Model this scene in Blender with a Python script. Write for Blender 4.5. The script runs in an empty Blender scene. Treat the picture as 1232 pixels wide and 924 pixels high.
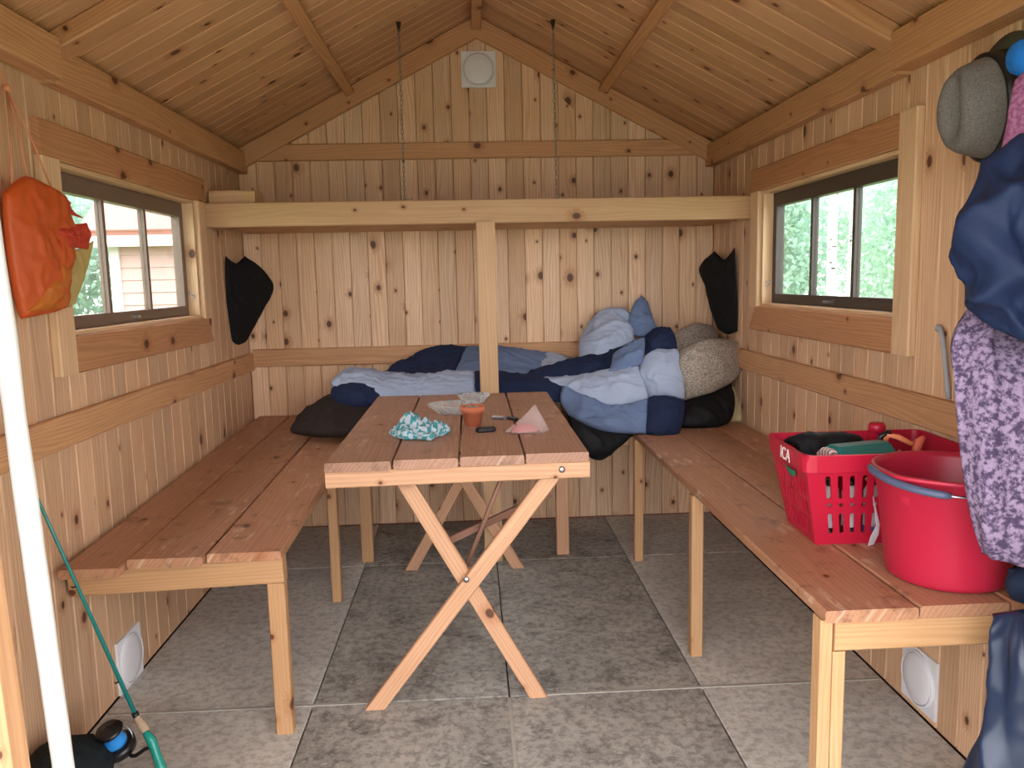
import bpy, bmesh, math, random
import numpy as np
from mathutils import Vector, Matrix, noise
random.seed(7)
sc = bpy.context.scene
col = sc.collection

# ------------------------------------------------------------------ camera
F_PX, CX, CY, CAM_H = 961.0, 616.0, 462.0, 1.21
d = Vector((566 - CX, 337.5 - CY, F_PX)).normalized()
h = Vector((1, math.tan(-.022), 0))
ax_ = (h - d * h.dot(d)).normalized()
up_ = ax_.cross(d)
if up_.y > 0: up_ = -up_
ROT = Matrix((ax_, d, up_))                # camera (x right, y down, z forward) -> world
cam_d = bpy.data.cameras.new('camera')
cam_d.sensor_width = 36; cam_d.lens = F_PX / 1232 * 36; cam_d.clip_start = .02
cam = bpy.data.objects.new('camera', cam_d); col.objects.link(cam)
c0, c1, c2 = ROT.col[0], ROT.col[1], ROT.col[2]
cm = Matrix((( c0.x, -c1.x, -c2.x), (c0.y, -c1.y, -c2.y), (c0.z, -c1.z, -c2.z))).to_4x4()
cm.translation = (0, 0, CAM_H)
cam.matrix_world = cm
sc.camera = cam

# ------------------------------------------------------------------ sky, exposure
w = bpy.data.worlds.new('overcast_sky'); sc.world = w; w.use_nodes = True
bg = w.node_tree.nodes['Background']
bg.inputs[0].default_value = (.94, .945, 1.0, 1); bg.inputs[1].default_value = 3.0
sc.view_settings.view_transform = 'Standard'; sc.view_settings.look = 'None'
sc.view_settings.gamma = 1; sc.view_settings.use_curve_mapping = False
sc.view_settings.exposure = 1.37

# ------------------------------------------------------------------ measured points
def ray(px, py): return ROT @ Vector((px - CX, py - CY, F_PX))
def hit(px, py, axis, val):
    v = ray(px, py); o = Vector((0, 0, CAM_H)); return o + v * ((val - o[axis]) / v[axis])
def py_(p, q, Y): return hit(p, q, 1, Y)
def px_(p, q, X): return hit(p, q, 0, X)
def pz_(p, q, Z): return hit(p, q, 2, Z)

# ------------------------------------------------------------------ helpers
BASE = {}
def tag(o, label=None, cat=None, group=None, kind=None):
    if label: o['label'] = label
    if cat: o['category'] = cat
    if group: o['group'] = group
    if kind: o['kind'] = kind
    return o
def empty(name, loc, label=None, cat=None, group=None, kind=None):
    o = bpy.data.objects.new(name, None); col.objects.link(o)
    o.location = loc; o.empty_display_size = .05; BASE[o.name] = Matrix.Translation(loc)
    return tag(o, label, cat, group, kind)
def link(name, me, mat, parent=None, M=None):
    o = bpy.data.objects.new(name, me); col.objects.link(o)
    if mat and not me.materials: me.materials.append(mat)
    M = M or Matrix()
    BASE[o.name] = M.copy()
    if parent:
        o.parent = parent; M = BASE[parent.name].inverted() @ M
    o.matrix_local = M
    return o
def mk(name, verts, faces, mat, parent=None, smooth=False, M=None):
    """mesh in world coordinates, origin moved to its own centre when no matrix is given"""
    verts = [Vector(v) for v in verts]
    if M is None:
        lo = Vector([min(v[i] for v in verts) for i in range(3)]); hi = Vector([max(v[i] for v in verts) for i in range(3)])
        c = (lo + hi) / 2
        if parent is None: c.z = lo.z
        verts = [v - c for v in verts]; M = Matrix.Translation(c)
    me = bpy.data.meshes.new(name); me.from_pydata([tuple(v) for v in verts], [], faces); me.update()
    bm = bmesh.new(); bm.from_mesh(me); bmesh.ops.recalc_face_normals(bm, faces=bm.faces); bm.to_mesh(me); bm.free()
    if smooth:
        for p in me.polygons: p.use_smooth = True
    return link(name, me, mat, parent, M)
class MB:
    def __init__(s): s.v = []; s.f = []
    def add(s, v, f):
        n = len(s.v); s.v += [Vector(a) for a in v]; s.f += [tuple(i + n for i in q) for q in f]; return s
    def box(s, lo, hi):
        x0, y0, z0 = lo; x1, y1, z1 = hi
        return s.add([(x0,y0,z0),(x1,y0,z0),(x1,y1,z0),(x0,y1,z0),(x0,y0,z1),(x1,y0,z1),(x1,y1,z1),(x0,y1,z1)],
                     [(3,2,1,0),(4,5,6,7),(0,1,5,4),(1,2,6,5),(2,3,7,6),(3,0,4,7)])
    def tube(s, pts, r, n=8, caps=True):
        pts = [Vector(p) for p in pts]; R = r if isinstance(r, (list, tuple)) else [r] * len(pts)
        vs = []; fs = []; prev = None
        for i, p in enumerate(pts):
            t = (pts[min(i + 1, len(pts) - 1)] - pts[max(i - 1, 0)]).normalized()
            if prev is None:
                a = Vector((0, 0, 1)) if abs(t.z) < .9 else Vector((1, 0, 0))
                u = t.cross(a).normalized()
            else: u = (prev - t * prev.dot(t)).normalized()
            prev = u; vv = t.cross(u)
            vs += [p + (u * math.cos(2*math.pi*k/n) + vv * math.sin(2*math.pi*k/n)) * R[i] for k in range(n)]
        for i in range(len(pts) - 1):
            for k in range(n):
                a = i*n + k; b = i*n + (k+1) % n; fs.append((a, b, b + n, a + n))
        if caps: fs.append(tuple(range(n))[::-1]); fs.append(tuple(range((len(pts)-1)*n, len(pts)*n)))
        return s.add(vs, fs)
    def lathe(s, prof, c=(0, 0, 0), n=32, M=None, rf=None, closed=False):
        c = Vector(c); vs = []; fs = []
        for i, (r, z) in enumerate(prof):
            for k in range(n):
                a = 2*math.pi*k/n; q = r * (rf(a, z) if rf else 1)
                p = Vector((q*math.cos(a), q*math.sin(a), z)); vs.append(c + (M @ p if M else p))
        m = len(prof)
        for i in range(m - 1 + (1 if closed else 0)):
            for k in range(n):
                a = i*n + k; b = i*n + (k+1) % n; a2 = ((i+1) % m)*n + k; b2 = ((i+1) % m)*n + (k+1) % n
                fs.append((a, b, b2, a2))
        if not closed:
            fs.append(tuple(range(n))[::-1]); fs.append(tuple(range((m-1)*n, m*n)))
        return s.add(vs, fs)
    def obj(s, name, mat, parent=None, smooth=False, M=None): return mk(name, s.v, s.f, mat, parent, smooth, M)

CACHE = {}
def plank(name, a, b, nrm, w_, t, mat, parent=None, ch=.003, cut0=0.0, cut1=0.0):
    """board from a to b (centre line); local X runs along it, nrm is the face normal; cut = slanted ends"""
    a, b, nrm = Vector(a), Vector(b), Vector(nrm)
    X = (b - a); L = X.length; X.normalize()
    Z = (nrm - X * nrm.dot(X)).normalized(); Y = Z.cross(X)
    key = (round(L, 4), round(w_, 4), round(t, 4), round(cut0, 3), round(cut1, 3), mat.name, ch)
    me = CACHE.get(key)
    if me is None:
        hw, ht = w_/2, t/2; c = min(ch, hw*.45, ht*.45)
        sec = [(-hw+c, -ht), (hw-c, -ht), (hw, -ht+c), (hw, ht-c), (hw-c, ht), (-hw+c, ht), (-hw, ht-c), (-hw, -ht+c)]
        vs = [(-L/2 + cut0*y, y, z) for y, z in sec] + [(L/2 + cut1*y, y, z) for y, z in sec]
        fs = [tuple(range(7, -1, -1)), tuple(range(8, 16))] + [(k, (k+1) % 8, (k+1) % 8 + 8, k + 8) for k in range(8)]
        me = bpy.data.meshes.new(name); me.from_pydata(vs, [], fs); me.materials.append(mat); me.update()
        CACHE[key] = me
    M = Matrix((X, Y, Z)).transposed().to_4x4(); M.translation = (a + b) / 2
    return link(name, me, mat, parent, M)

def cr(p0, p1, p2, p3, t):
    return .5*((2*p1) + (p2-p0)*t + (2*p0-5*p1+4*p2-p3)*t*t + (3*p1-p0-3*p2+p3)*t**3)
def spline(P, n):
    P = [Vector(p) for p in P]; out = []; m = len(P) - 1
    for i in range(n + 1):
        s = i / n * m; k = min(int(s), m - 1); t = s - k
        p0 = P[k-1] if k > 0 else P[0]*2 - P[1]
        p3 = P[k+2] if k + 2 <= m else P[m]*2 - P[m-1]
        out.append(cr(p0, P[k], P[k+1], p3, t))
    return out
def crease(q):
    w_ = Vector((noise.noise(q*.7 + Vector((9, 1, 4))), noise.noise(q*.7 + Vector((2, 8, 5))), noise.noise(q*.7 + Vector((6, 3, 7)))))*.9
    q = q + w_
    a = (1 - min(1, abs(noise.noise(q))*2.2))**2; b = (1 - min(1, abs(noise.noise(q*2.1 + Vector((4, 4, 1))))*2.2))**2
    return a*.75 + b*.35 + noise.noise(q*.6)*.9 + noise.noise(q*4.5)*.10 - .3
def puff(name, grid, thick, mat, parent=None, wr=.006, fs_=12., n=38, m=38, back=.6, seed=0, aniso=(1, 1), power=.3, folds=()):
    """soft closed form: a smooth sheet through the grid points, swollen on both sides, with creases"""
    rows = [spline(r, m) for r in grid]
    cols = [spline([r[j] for r in rows], n) for j in range(m + 1)]
    P = [[cols[j][i] for j in range(m + 1)] for i in range(n + 1)]
    vs = []; idx = {}
    def add(v): vs.append(v); return len(vs) - 1
    fr = [[0]*(m+1) for _ in range(n+1)]; bk = [[0]*(m+1) for _ in range(n+1)]
    for i in range(n + 1):
        for j in range(m + 1):
            du = P[i][min(j+1, m)] - P[i][max(j-1, 0)]; dv = P[min(i+1, n)][j] - P[max(i-1, 0)][j]
            nr = du.cross(dv)
            if nr.length < 1e-9: nr = Vector((0, -1, 0))
            nr.normalize()
            if nr.dot(Vector((0, 0, CAM_H)) - P[i][j]) < 0: nr = -nr
            u, v = j/m, i/n
            e = (max(0, 4*u*(1-u)) * max(0, 4*v*(1-v))) ** power
            q = P[i][j]*fs_; q = Vector((q.x*aniso[0], q.y, q.z*aniso[1])) + Vector((seed*7.3, seed*3.1, 0))
            k = crease(q) * wr * (.12 + .88*e)
            for (am, fu, fv, ph) in folds:      # long drape folds: sharp ridge, soft valley
                t_ = fu*u + fv*v + ph + .35*noise.noise(Vector((u*3, v*3, seed))); t_ -= math.floor(t_)
                k += am*((1 - abs(2*t_ - 1))**1.6 - .4)*e**.5
            edge = i in (0, n) or j in (0, m)
            if edge: fr[i][j] = bk[i][j] = add(P[i][j] + nr*k*.3)
            else:
                fr[i][j] = add(P[i][j] + nr*(thick*e + k)); bk[i][j] = add(P[i][j] - nr*(thick*back*e))
    F = []
    for i in range(n):
        for j in range(m):
            F.append((fr[i][j], fr[i][j+1], fr[i+1][j+1], fr[i+1][j]))
            F.append((bk[i][j], bk[i+1][j], bk[i+1][j+1], bk[i][j+1]))
    return mk(name, vs, F, mat, parent, True)

# ------------------------------------------------------------------ materials
def lin(c): return tuple(((x/255)/12.92 if x/255 <= .04045 else ((x/255+.055)/1.055)**2.4) for x in c)
class N:
    def __init__(s, name):
        s.m = bpy.data.materials.new(name); s.m.use_nodes = True; s.t = s.m.node_tree
        s.b = s.t.nodes['Principled BSDF']; s.o = s.t.nodes['Material Output']
    def n(s, typ, **k):
        x = s.t.nodes.new(typ)
        for a, v in k.items(): setattr(x, a, v)
        return x
    def l(s, a, b): s.t.links.new(a, b)
    def setin(s, inp, v):
        if hasattr(v, 'is_linked') or hasattr(v, 'links'): s.l(v, inp)
        else:
            try: inp.default_value = v
            except Exception: inp.default_value = (*v, 1)
    def math(s, op, a, b=0.0, clamp=False):
        x = s.n('ShaderNodeMath', operation=op, use_clamp=clamp); s.setin(x.inputs[0], a); s.setin(x.inputs[1], b); return x.outputs[0]
    def mix(s, f, a, b, mode='MIX'):
        x = s.n('ShaderNodeMix', data_type='RGBA', blend_type=mode)
        s.setin(x.inputs[0], f)
        for k, v in ((6, a), (7, b)):
            if isinstance(v, tuple): x.inputs[k].default_value = (*v[:3], 1)
            else: s.l(v, x.inputs[k])
        return x.outputs[2]
    def ss(s, v, a, b, o0=0., o1=1.):
        x = s.n('ShaderNodeMapRange', interpolation_type='SMOOTHSTEP'); s.setin(x.inputs[0], v)
        for k, q in zip((1, 2, 3, 4), (a, b, o0, o1)): x.inputs[k].default_value = q
        return x.outputs[0]
    def noise(s, vec, scale, detail=3., rough=.5, dim='3D'):
        x = s.n('ShaderNodeTexNoise', noise_dimensions=dim); s.l(vec, x.inputs['Vector'])
        x.inputs['Scale'].default_value = scale; x.inputs['Detail'].default_value = detail; x.inputs['Roughness'].default_value = rough
        return x.outputs[0]
    def xyz(s, x, y, z):
        c = s.n('ShaderNodeCombineXYZ')
        for k, v in enumerate((x, y, z)): s.setin(c.inputs[k], v)
        return c.outputs[0]
    def sep(s, v):
        c = s.n('ShaderNodeSeparateXYZ'); s.l(v, c.inputs[0]); return c.outputs
    def vmath(s, op, a, b=None):
        x = s.n('ShaderNodeVectorMath', operation=op); s.l(a, x.inputs[0])
        if b is not None:
            if isinstance(b, tuple): x.inputs[1].default_value = b
            else: s.l(b, x.inputs[1])
        return x
    def bump(s, hgt, dist=.002, st=.5):
        x = s.n('ShaderNodeBump'); x.inputs['Distance'].default_value = dist; x.inputs['Strength'].default_value = st
        s.l(hgt, x.inputs['Height']); s.l(x.outputs[0], s.b.inputs['Normal'])
def wood(name, light, dark, alt=None, knot=.45, rough=.55, var=.16, contrast=1., scuff=0., knotcol=(70, 36, 18), spec=.4):
    m = N(name)
    def soft(c): g = .3*c[0] + .59*c[1] + .11*c[2]; return lin(tuple(x*.95 + g*.05 for x in c))
    L, Dk = soft(light), soft(dark); A = soft(alt) if alt else L
    tc = m.n('ShaderNodeTexCoord').outputs['Object']; r = m.n('ShaderNodeObjectInfo').outputs['Random']
    off = m.xyz(m.math('MULTIPLY', r, 91.7), m.math('MULTIPLY', r, 37.3), 0.0)
    P = m.vmath('ADD', tc, off).outputs[0]; x, y, z = m.sep(P)
    yy = m.math('ADD', y, m.math('MULTIPLY', z, .7))
    u = m.xyz(m.math('MULTIPLY', x, 4.2), m.math('MULTIPLY', yy, 11.0), 0.0)
    vo = m.n('ShaderNodeTexVoronoi', voronoi_dimensions='2D', feature='F1'); m.l(u, vo.inputs['Vector']); vo.inputs['Scale'].default_value = 1
    dv = m.vmath('MULTIPLY', m.vmath('SUBTRACT', u, vo.outputs['Position']).outputs[0], (1/4.2*.75, 1/11.0, 0)).outputs[0]
    dist = m.vmath('LENGTH', dv).outputs['Value']
    cr_, cg, cb = m.sep(vo.outputs['Color'])
    has = m.math('LESS_THAN', cr_, knot)
    rad = m.math('ADD', .004, m.math('MULTIPLY', m.math('MULTIPLY', cg, cg), .012))
    t = m.math('DIVIDE', dist, rad)
    kn = m.math('MULTIPLY', m.ss(t, .75, 1.25, 1, 0), has)
    halo = m.math('MULTIPLY', m.ss(t, .8, 3.4, 1, 0), has)
    grainv = m.xyz(m.math('MULTIPLY', x, .9), m.math('ADD', m.math('MULTIPLY', yy, 9.), m.math('MULTIPLY', halo, .5)), m.math('MULTIPLY', z, 5.))
    n1 = m.noise(grainv, 1., 2.)
    wv = m.math('SINE', m.math('ADD', m.math('ADD', m.math('MULTIPLY', yy, 520.), m.math('MULTIPLY', n1, 62.)), m.math('MULTIPLY', halo, 9.)))
    fine = m.noise(m.xyz(m.math('MULTIPLY', x, 7.), m.math('MULTIPLY', yy, 260.), m.math('MULTIPLY', z, 200.)), 1., 3., .6)
    blot = m.noise(m.xyz(m.math('MULTIPLY', x, 3.), m.math('MULTIPLY', yy, 12.), 0.0), 1., 2.)
    f = m.math('ADD', m.math('MULTIPLY', m.math('ADD', wv, 1.), .17*contrast), m.math('MULTIPLY', m.math('SUBTRACT', fine, .35), .9*contrast))
    f = m.math('ADD', f, m.math('MULTIPLY', m.math('SUBTRACT', blot, .5), .5*contrast), True)
    base = m.mix(m.math('FRACT', m.math('MULTIPLY', r, 53.7)), L, A)
    c = m.mix(f, base, m.mix(.5, Dk, base, 'MULTIPLY') if False else Dk)
    br = m.math('ADD', 1 - var, m.math('MULTIPLY', m.math('FRACT', m.math('MULTIPLY', r, 17.13)), 2*var))
    c = m.mix(1., c, m.xyz(br, br, br), 'MULTIPLY')
    c = m.mix(m.math('MULTIPLY', halo, .45), c, lin((150, 84, 40)))
    c = m.mix(m.math('MULTIPLY', kn, .88), c, lin(knotcol))
    if scuff:
        s1 = m.noise(m.xyz(m.math('MULTIPLY', x, 9.), m.math('MULTIPLY', yy, 42.), 0.0), 1., 4., .7)
        s2 = m.noise(P, 3.1, 2.)
        sk = m.math('MULTIPLY', m.ss(s1, .54, .64), m.ss(s2, .42, .60))
        c = m.mix(m.math('MULTIPLY', sk, scuff), c, lin((206, 178, 152)))
        d1 = m.noise(P, 14., 4., .7)
        c = m.mix(m.math('MULTIPLY', m.ss(d1, .56, .68), scuff*.6), c, lin((84, 58, 44)))
    m.l(c, m.b.inputs['Base Color']); m.b.inputs['Roughness'].default_value = rough; m.b.inputs['Specular IOR Level'].default_value = spec
    m.bump(m.math('SUBTRACT', fine, m.math('MULTIPLY', kn, .4)), .0012, .35)
    return m.m
def plain(name, c, rough=.5, metal=0., bump=0., bs=300., var=0., spec=.5, alpha=None, sheen=0.):
    m = N(name); C = lin(c)
    tc = m.n('ShaderNodeTexCoord').outputs['Object']
    nz = m.noise(tc, bs, 3.)
    if var:
        n2 = m.noise(tc, bs*.1, 3.)
        k = m.math('ADD', 1 - var, m.math('MULTIPLY', m.math('ADD', nz, n2), var))
        m.l(m.mix(1., C, m.xyz(k, k, k), 'MULTIPLY'), m.b.inputs['Base Color'])
    else: m.b.inputs['Base Color'].default_value = (*C, 1)
    m.b.inputs['Roughness'].default_value = rough; m.b.inputs['Metallic'].default_value = metal
    m.b.inputs['Specular IOR Level'].default_value = spec
    if sheen: m.b.inputs['Sheen Weight'].default_value = sheen
    if bump: m.bump(nz, .002, bump)
    return m.m
def fabric(name, c, var=.12, bump=.3, c2=None, sc2=60., lo=.45, hi=.55, rough=.85, weave=700.):
    m = N(name); tc = m.n('ShaderNodeTexCoord').outputs['Object']
    nz = m.noise(tc, weave, 2.); big = m.noise(tc, 9., 3.)
    k = m.math('ADD', 1 - var, m.math('MULTIPLY', m.math('ADD', nz, big), var))
    base = lin(c)
    if c2: base = m.mix(m.ss(m.noise(tc, sc2, 4., .65), lo, hi), lin(c), lin(c2))
    m.l(m.mix(1., base, m.xyz(k, k, k), 'MULTIPLY'), m.b.inputs['Base Color'])
    m.b.inputs['Roughness'].default_value = rough; m.b.inputs['Specular IOR Level'].default_value = .2
    m.bump(m.math('ADD', nz, m.math('MULTIPLY', big, 3.)), .002, bump)
    return m.m
def glass(name, tint=(1, 1, 1), gl=1.0):
    m = N(name); t = m.t; t.nodes.remove(m.b)
    tr = m.n('ShaderNodeBsdfTransparent'); tr.inputs[0].default_value = (*tint, 1)
    g = m.n('ShaderNodeBsdfGlossy'); g.inputs['Roughness'].default_value = .03
    fr = m.n('ShaderNodeLayerWeight'); fr.inputs[0].default_value = .5
    k = m.math('ADD', .04, m.math('MULTIPLY', m.math('POWER', fr.outputs['Facing'], 5.), .9))
    mx = m.n('ShaderNodeMixShader'); m.l(m.math('MULTIPLY', k, gl, True), mx.inputs[0]); m.l(tr.outputs[0], mx.inputs[1]); m.l(g.outputs[0], mx.inputs[2])
    m.l(mx.outputs[0], m.o.inputs[0]); return m.m
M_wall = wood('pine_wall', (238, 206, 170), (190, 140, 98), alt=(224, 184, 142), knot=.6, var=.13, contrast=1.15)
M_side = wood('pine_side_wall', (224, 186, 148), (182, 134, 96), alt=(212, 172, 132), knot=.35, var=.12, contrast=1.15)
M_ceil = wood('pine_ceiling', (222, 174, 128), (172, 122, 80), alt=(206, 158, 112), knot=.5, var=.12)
M_rail = wood('pine_rail', (212, 162, 114), (166, 112, 70), alt=(204, 152, 102), knot=.4, var=.06)
M_raw = wood('pine_raw', (216, 178, 132), (184, 140, 96), alt=(208, 168, 122), knot=.3, var=.05)
M_rawb = wood('pine_bench_frame', (202, 158, 112), (168, 122, 80), alt=(194, 150, 104), knot=.3, var=.05)  # raw pine with a darker colour to offset strong doorway light on the benches
M_case = wood('pine_casing', (200, 144, 98), (150, 98, 60), alt=(190, 134, 88), knot=.35, var=.06)
M_case_l = wood('pine_casing_pale', (226, 190, 146), (192, 148, 104), knot=.25, var=.05)
M_bench = wood('bench_top', (194, 144, 110), (146, 100, 72), alt=(184, 132, 98), knot=.2, var=.10, scuff=.8, rough=.45)
M_table = wood('table_top', (182, 138, 112), (136, 96, 74), alt=(172, 128, 102), knot=.15, var=.07, scuff=.6, rough=.45)
M_leg = wood('table_leg', (208, 160, 122), (174, 124, 86), knot=.35, var=.05)
M_jamb = wood('door_post', (196, 150, 106), (160, 110, 70), knot=.6, var=.04)
M_brace = wood('brace', (150, 108, 88), (108, 72, 56), knot=.1)
M_sash = plain('sash_brown', (64, 54, 46), .45, var=.15)
M_sash_l = plain('sash_taupe', (112, 92, 76), .45, var=.15)
M_white = plain('white_plastic', (226, 226, 228), .35)
M_whitepaint = plain('white_paint', (196, 195, 190), .5, bump=.2, bs=60)
M_dark = plain('dark_gap', (40, 30, 22), .9)
M_steel = plain('steel', (180, 180, 180), .3, 1.)
M_glass = glass('window_glass', (.97, .985, .98))
M_outer = plain('outer_cladding', (150, 70, 52), .8)
def concrete(name, a, b, stain):
    m = N(name); tc = m.n('ShaderNodeTexCoord').outputs['Object']
    r = m.n('ShaderNodeObjectInfo').outputs['Random']; off = m.xyz(m.math('MULTIPLY', r, 31.), m.math('MULTIPLY', r, 57.), 0.)
    P = m.vmath('ADD', tc, off).outputs[0]
    n1 = m.noise(P, 3.2, 6., .62); n2 = m.noise(P, 38., 5., .7); n3 = m.noise(P, 160., 2.); n4 = m.noise(P, 9., 5., .7)
    c = m.mix(m.ss(n1, .35, .68), lin(a), lin(b))
    c = m.mix(m.math('MULTIPLY', m.ss(n4, .50, .68), stain), c, lin((52, 50, 46)))
    c = m.mix(m.math('MULTIPLY', m.ss(n2, .42, .64), .30 + .35*stain), c, lin((60, 58, 53)))
    n5 = m.noise(P, 70., 3., .6); n6 = m.noise(P, 5., 3.)
    c = m.mix(m.math('MULTIPLY', m.math('MULTIPLY', m.ss(n5, .58, .68), m.ss(n6, .40, .60)), .55), c, lin((204, 198, 186)))
    c = m.mix(m.math('MULTIPLY', m.ss(n3, .62, .72), .5), c, lin((200, 194, 182)))
    m.l(c, m.b.inputs['Base Color']); m.b.inputs['Roughness'].default_value = .8; m.b.inputs['Specular IOR Level'].default_value = .3
    m.bump(m.math('ADD', n2, m.math('MULTIPLY', n3, .6)), .003, .4)
    return m.m
M_conc_d = concrete('concrete_dark', (160, 157, 149), (186, 182, 172), .5)
M_conc_l = concrete('concrete_light', (214, 211, 200), (196, 193, 184), .15)

# ------------------------------------------------------------------ the room
XL, XR, YB, YF = -1.083, 1.2, 3.935, 1.05
XM = (XL + XR) / 2; ZR = 2.435; SL = .521                       # ridge, roof pitch
def zc(x): return ZR - SL * abs(x - XM)
BT = .014                                                       # board thickness
WB = .0865
WIN = {'left': (2.20, 3.26, 1.085, 1.545), 'right': (2.19, 3.26, 1.08, 1.545)}   # y0,y1,z0,z1

def structure(name, mb, mat, label): return tag(mb.obj(name, mat), label, None, None, 'structure')
# floor
fl = structure('floor', MB().box((XL-.05, YF-.25, -.10), (XR+.05, YB+.05, -.012)), M_dark, 'grey concrete slab floor with pale joints')
xs = [XL, -.49, .08, .65, XR]; ys = [YF-.25, 2.2, 3.34, YB]
for i in range(4):
    for j in range(3):
        g = .004
        mb = MB(); lo = (xs[i]+g/2, ys[j]+g/2, -.05); hi = (xs[i+1]-g/2, ys[j+1]-g/2, 0)
        x0, y0, z0 = lo; x1, y1, z1 = hi; c = .003
        mb.add([(x0,y0,z0),(x1,y0,z0),(x1,y1,z0),(x0,y1,z0),(x0,y0,z1-c),(x1,y0,z1-c),(x1,y1,z1-c),(x0,y1,z1-c),(x0+c,y0+c,z1),(x1-c,y0+c,z1),(x1-c,y1-c,z1),(x0+c,y1-c,z1)],
               [(3,2,1,0),(0,1,5,4),(1,2,6,5),(2,3,7,6),(3,0,4,7),(4,5,9,8),(5,6,10,9),(6,7,11,10),(7,4,8,11),(8,9,10,11)])
        mb.obj('slab', M_conc_d if i in (1, 2) else M_conc_l, fl)
M_strip = plain('joint_strip', (168, 164, 152), .7, var=.3, bs=80)
for (xa, xb) in ((XL+.01, -.30), (.18, .66), (.66, XR-.01)):
    MB().box((xa, 2.196, -.03), (xb, 2.206, .0025)).obj('joint_strip', M_strip, fl)
MB().box((.074, YF, -.03), (.084, 2.19, .002)).obj('joint_strip', M_strip, fl)

# side walls: backing + vertical boards, cut around the windows
EAVE = {'left': 1.835, 'right': 1.835}
def side_wall(side):
    s = -1 if side == 'left' else 1; X = XL if s < 0 else XR; xo = X + s*.07; xi = X + s*BT
    y0, y1, z0, z1 = WIN[side]; mb = MB(); xa, xb = min(xi, xo), max(xi, xo)
    for lo, hi in (((YF-.08, -.1), (y0, 1.86)), ((y1, -.1), (YB+.07, 1.86)), ((y0, -.1), (y1, z0)), ((y0, z1), (y1, 1.86))):
        mb.box((xa, lo[0], lo[1]), (xb, hi[0], hi[1]))
    wl = structure('wall_' + side, mb, M_outer, 'side wall of vertical pine boards beside the ' + ('fishing rod' if s < 0 else 'hanging clothes'))
    n = int(round((YB - YF)/WB)); bw = (YB - YF)/n; xc = X + s*BT/2
    for k in range(n):
        a, b = YF + k*bw, YF + (k+1)*bw; yc = (a+b)/2
        segs = [(.004, 1.84)] if (b <= y0 or a >= y1) else [(.004, z0 - .004), (z1 + .004, 1.84)]
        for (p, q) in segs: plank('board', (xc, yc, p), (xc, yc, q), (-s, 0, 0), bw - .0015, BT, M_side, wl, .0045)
    return wl
wl_l = side_wall('left'); wl_r = side_wall('right')
# back wall with gable
mb = MB()
mb.add([(XL-.07, YB+BT, -.1), (XR+.07, YB+BT, -.1), (XR+.07, YB+BT, zc(XR+.07)), (XM, YB+BT, ZR), (XL-.07, YB+BT, zc(XL-.07))] +
       [(XL-.07, YB+.07, -.1), (XR+.07, YB+.07, -.1), (XR+.07, YB+.07, zc(XR+.07)), (XM, YB+.07, ZR), (XL-.07, YB+.07, zc(XL-.07))],
       [(0,1,2,3,4), (9,8,7,6,5)] + [(k, k+5, (k+1) % 5 + 5, (k+1) % 5) for k in range(5)])
wb = structure('wall_back', mb, M_outer, 'gable wall of pale vertical pine boards behind the bedding')
n = 27; bw = (XR - XL)/n; rnd = random.Random(3)
for k in range(n):
    a = XL + k*bw; b = a + bw; xc = (a+b)/2
    za, zb = zc(a) - .004, zc(b) - .004; top = (za+zb)/2
    sl = 0 if a < XM < b else (zb - za)/bw
    # local X up, normal -Y  ->  local Y = Z x X = (0,-1,0)x(0,0,1) = -X
    plank('board', (xc, YB + BT/2, .004), (xc, YB + BT/2, top), (0, -1, 0), bw - .0015, BT, M_wall, wb, .0040, 0, -sl)
# front wall with the open doorway the camera looks through
DX0, DX1, DZ = -.585, .90, 1.80  # door head, out of view, set low to cut steep daylight near the entrance
mb = MB()
def prism_y(mb, poly, ya, yb):
    m = len(poly); mb.add([(x, ya, z) for x, z in poly] + [(x, yb, z) for x, z in poly],
        [tuple(range(m)), tuple(range(2*m-1, m-1, -1))] + [(k, k+m, (k+1) % m + m, (k+1) % m) for k in range(m)])
prism_y(mb, [(XL-.07, -.1), (DX0-.06, -.1), (DX0-.06, zc(DX0-.06)), (XL-.07, zc(XL-.07))], YF-.08, YF-BT)
prism_y(mb, [(DX1+.02, -.1), (XR+.07, -.1), (XR+.07, zc(XR+.07)), (DX1+.02, zc(DX1+.02))], YF-.08, YF-BT)
prism_y(mb, [(DX0-.06, DZ), (DX1+.02, DZ), (DX1+.02, zc(DX1+.02)), (XM, ZR), (DX0-.06, zc(DX0-.06))], YF-.08, YF-BT)
wf = structure('wall_front', mb, M_outer, 'front wall with the open doorway')
for k in range(n):
    a = XL + k*bw; b = a + bw; xc = (a+b)/2; za, zb = zc(a) - .004, zc(b) - .004
    z0 = .004 if (b < DX0 - .05 or a > DX1) else DZ + .01
    sl = 0 if a < XM < b else (zb - za)/bw
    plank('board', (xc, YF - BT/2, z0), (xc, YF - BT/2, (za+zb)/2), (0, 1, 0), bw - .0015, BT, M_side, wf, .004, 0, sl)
# ceiling: two slopes, boards running from eave to ridge
mb = MB(); YC0 = YF - 1.55  # roof runs on past the front wall: unseen porch added to shade the doorway
for s, xe in ((-1, XL - .22), (1, XR + .22)):
    t0 = .016
    P = [(XM, ZR + t0), (xe, zc(xe) + t0), (xe, zc(xe) + .07), (XM, ZR + .09)]
    prism_y(mb, P, YC0, YB + .2)
ce = structure('ceiling', mb, M_outer, 'sloped pine board ceiling rising to a ridge')
nb = int(round((YB - YC0)/WB)); cbw = (YB - YC0)/nb
for s, xe in ((-1, XL - .065), (1, XR + .065)):
    nrm = Vector((-s*SL, 0, -1)).normalized()
    for k in range(nb):
        yc = YC0 + (k+.5)*cbw
        a = Vector((xe, yc, zc(xe))) - nrm*.008; b = Vector((XM + s*.004, yc, zc(XM + s*.004))) - nrm*.008
        plank('board', a, b, nrm, cbw - .0015, .014, M_ceil, ce, .0035)

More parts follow.
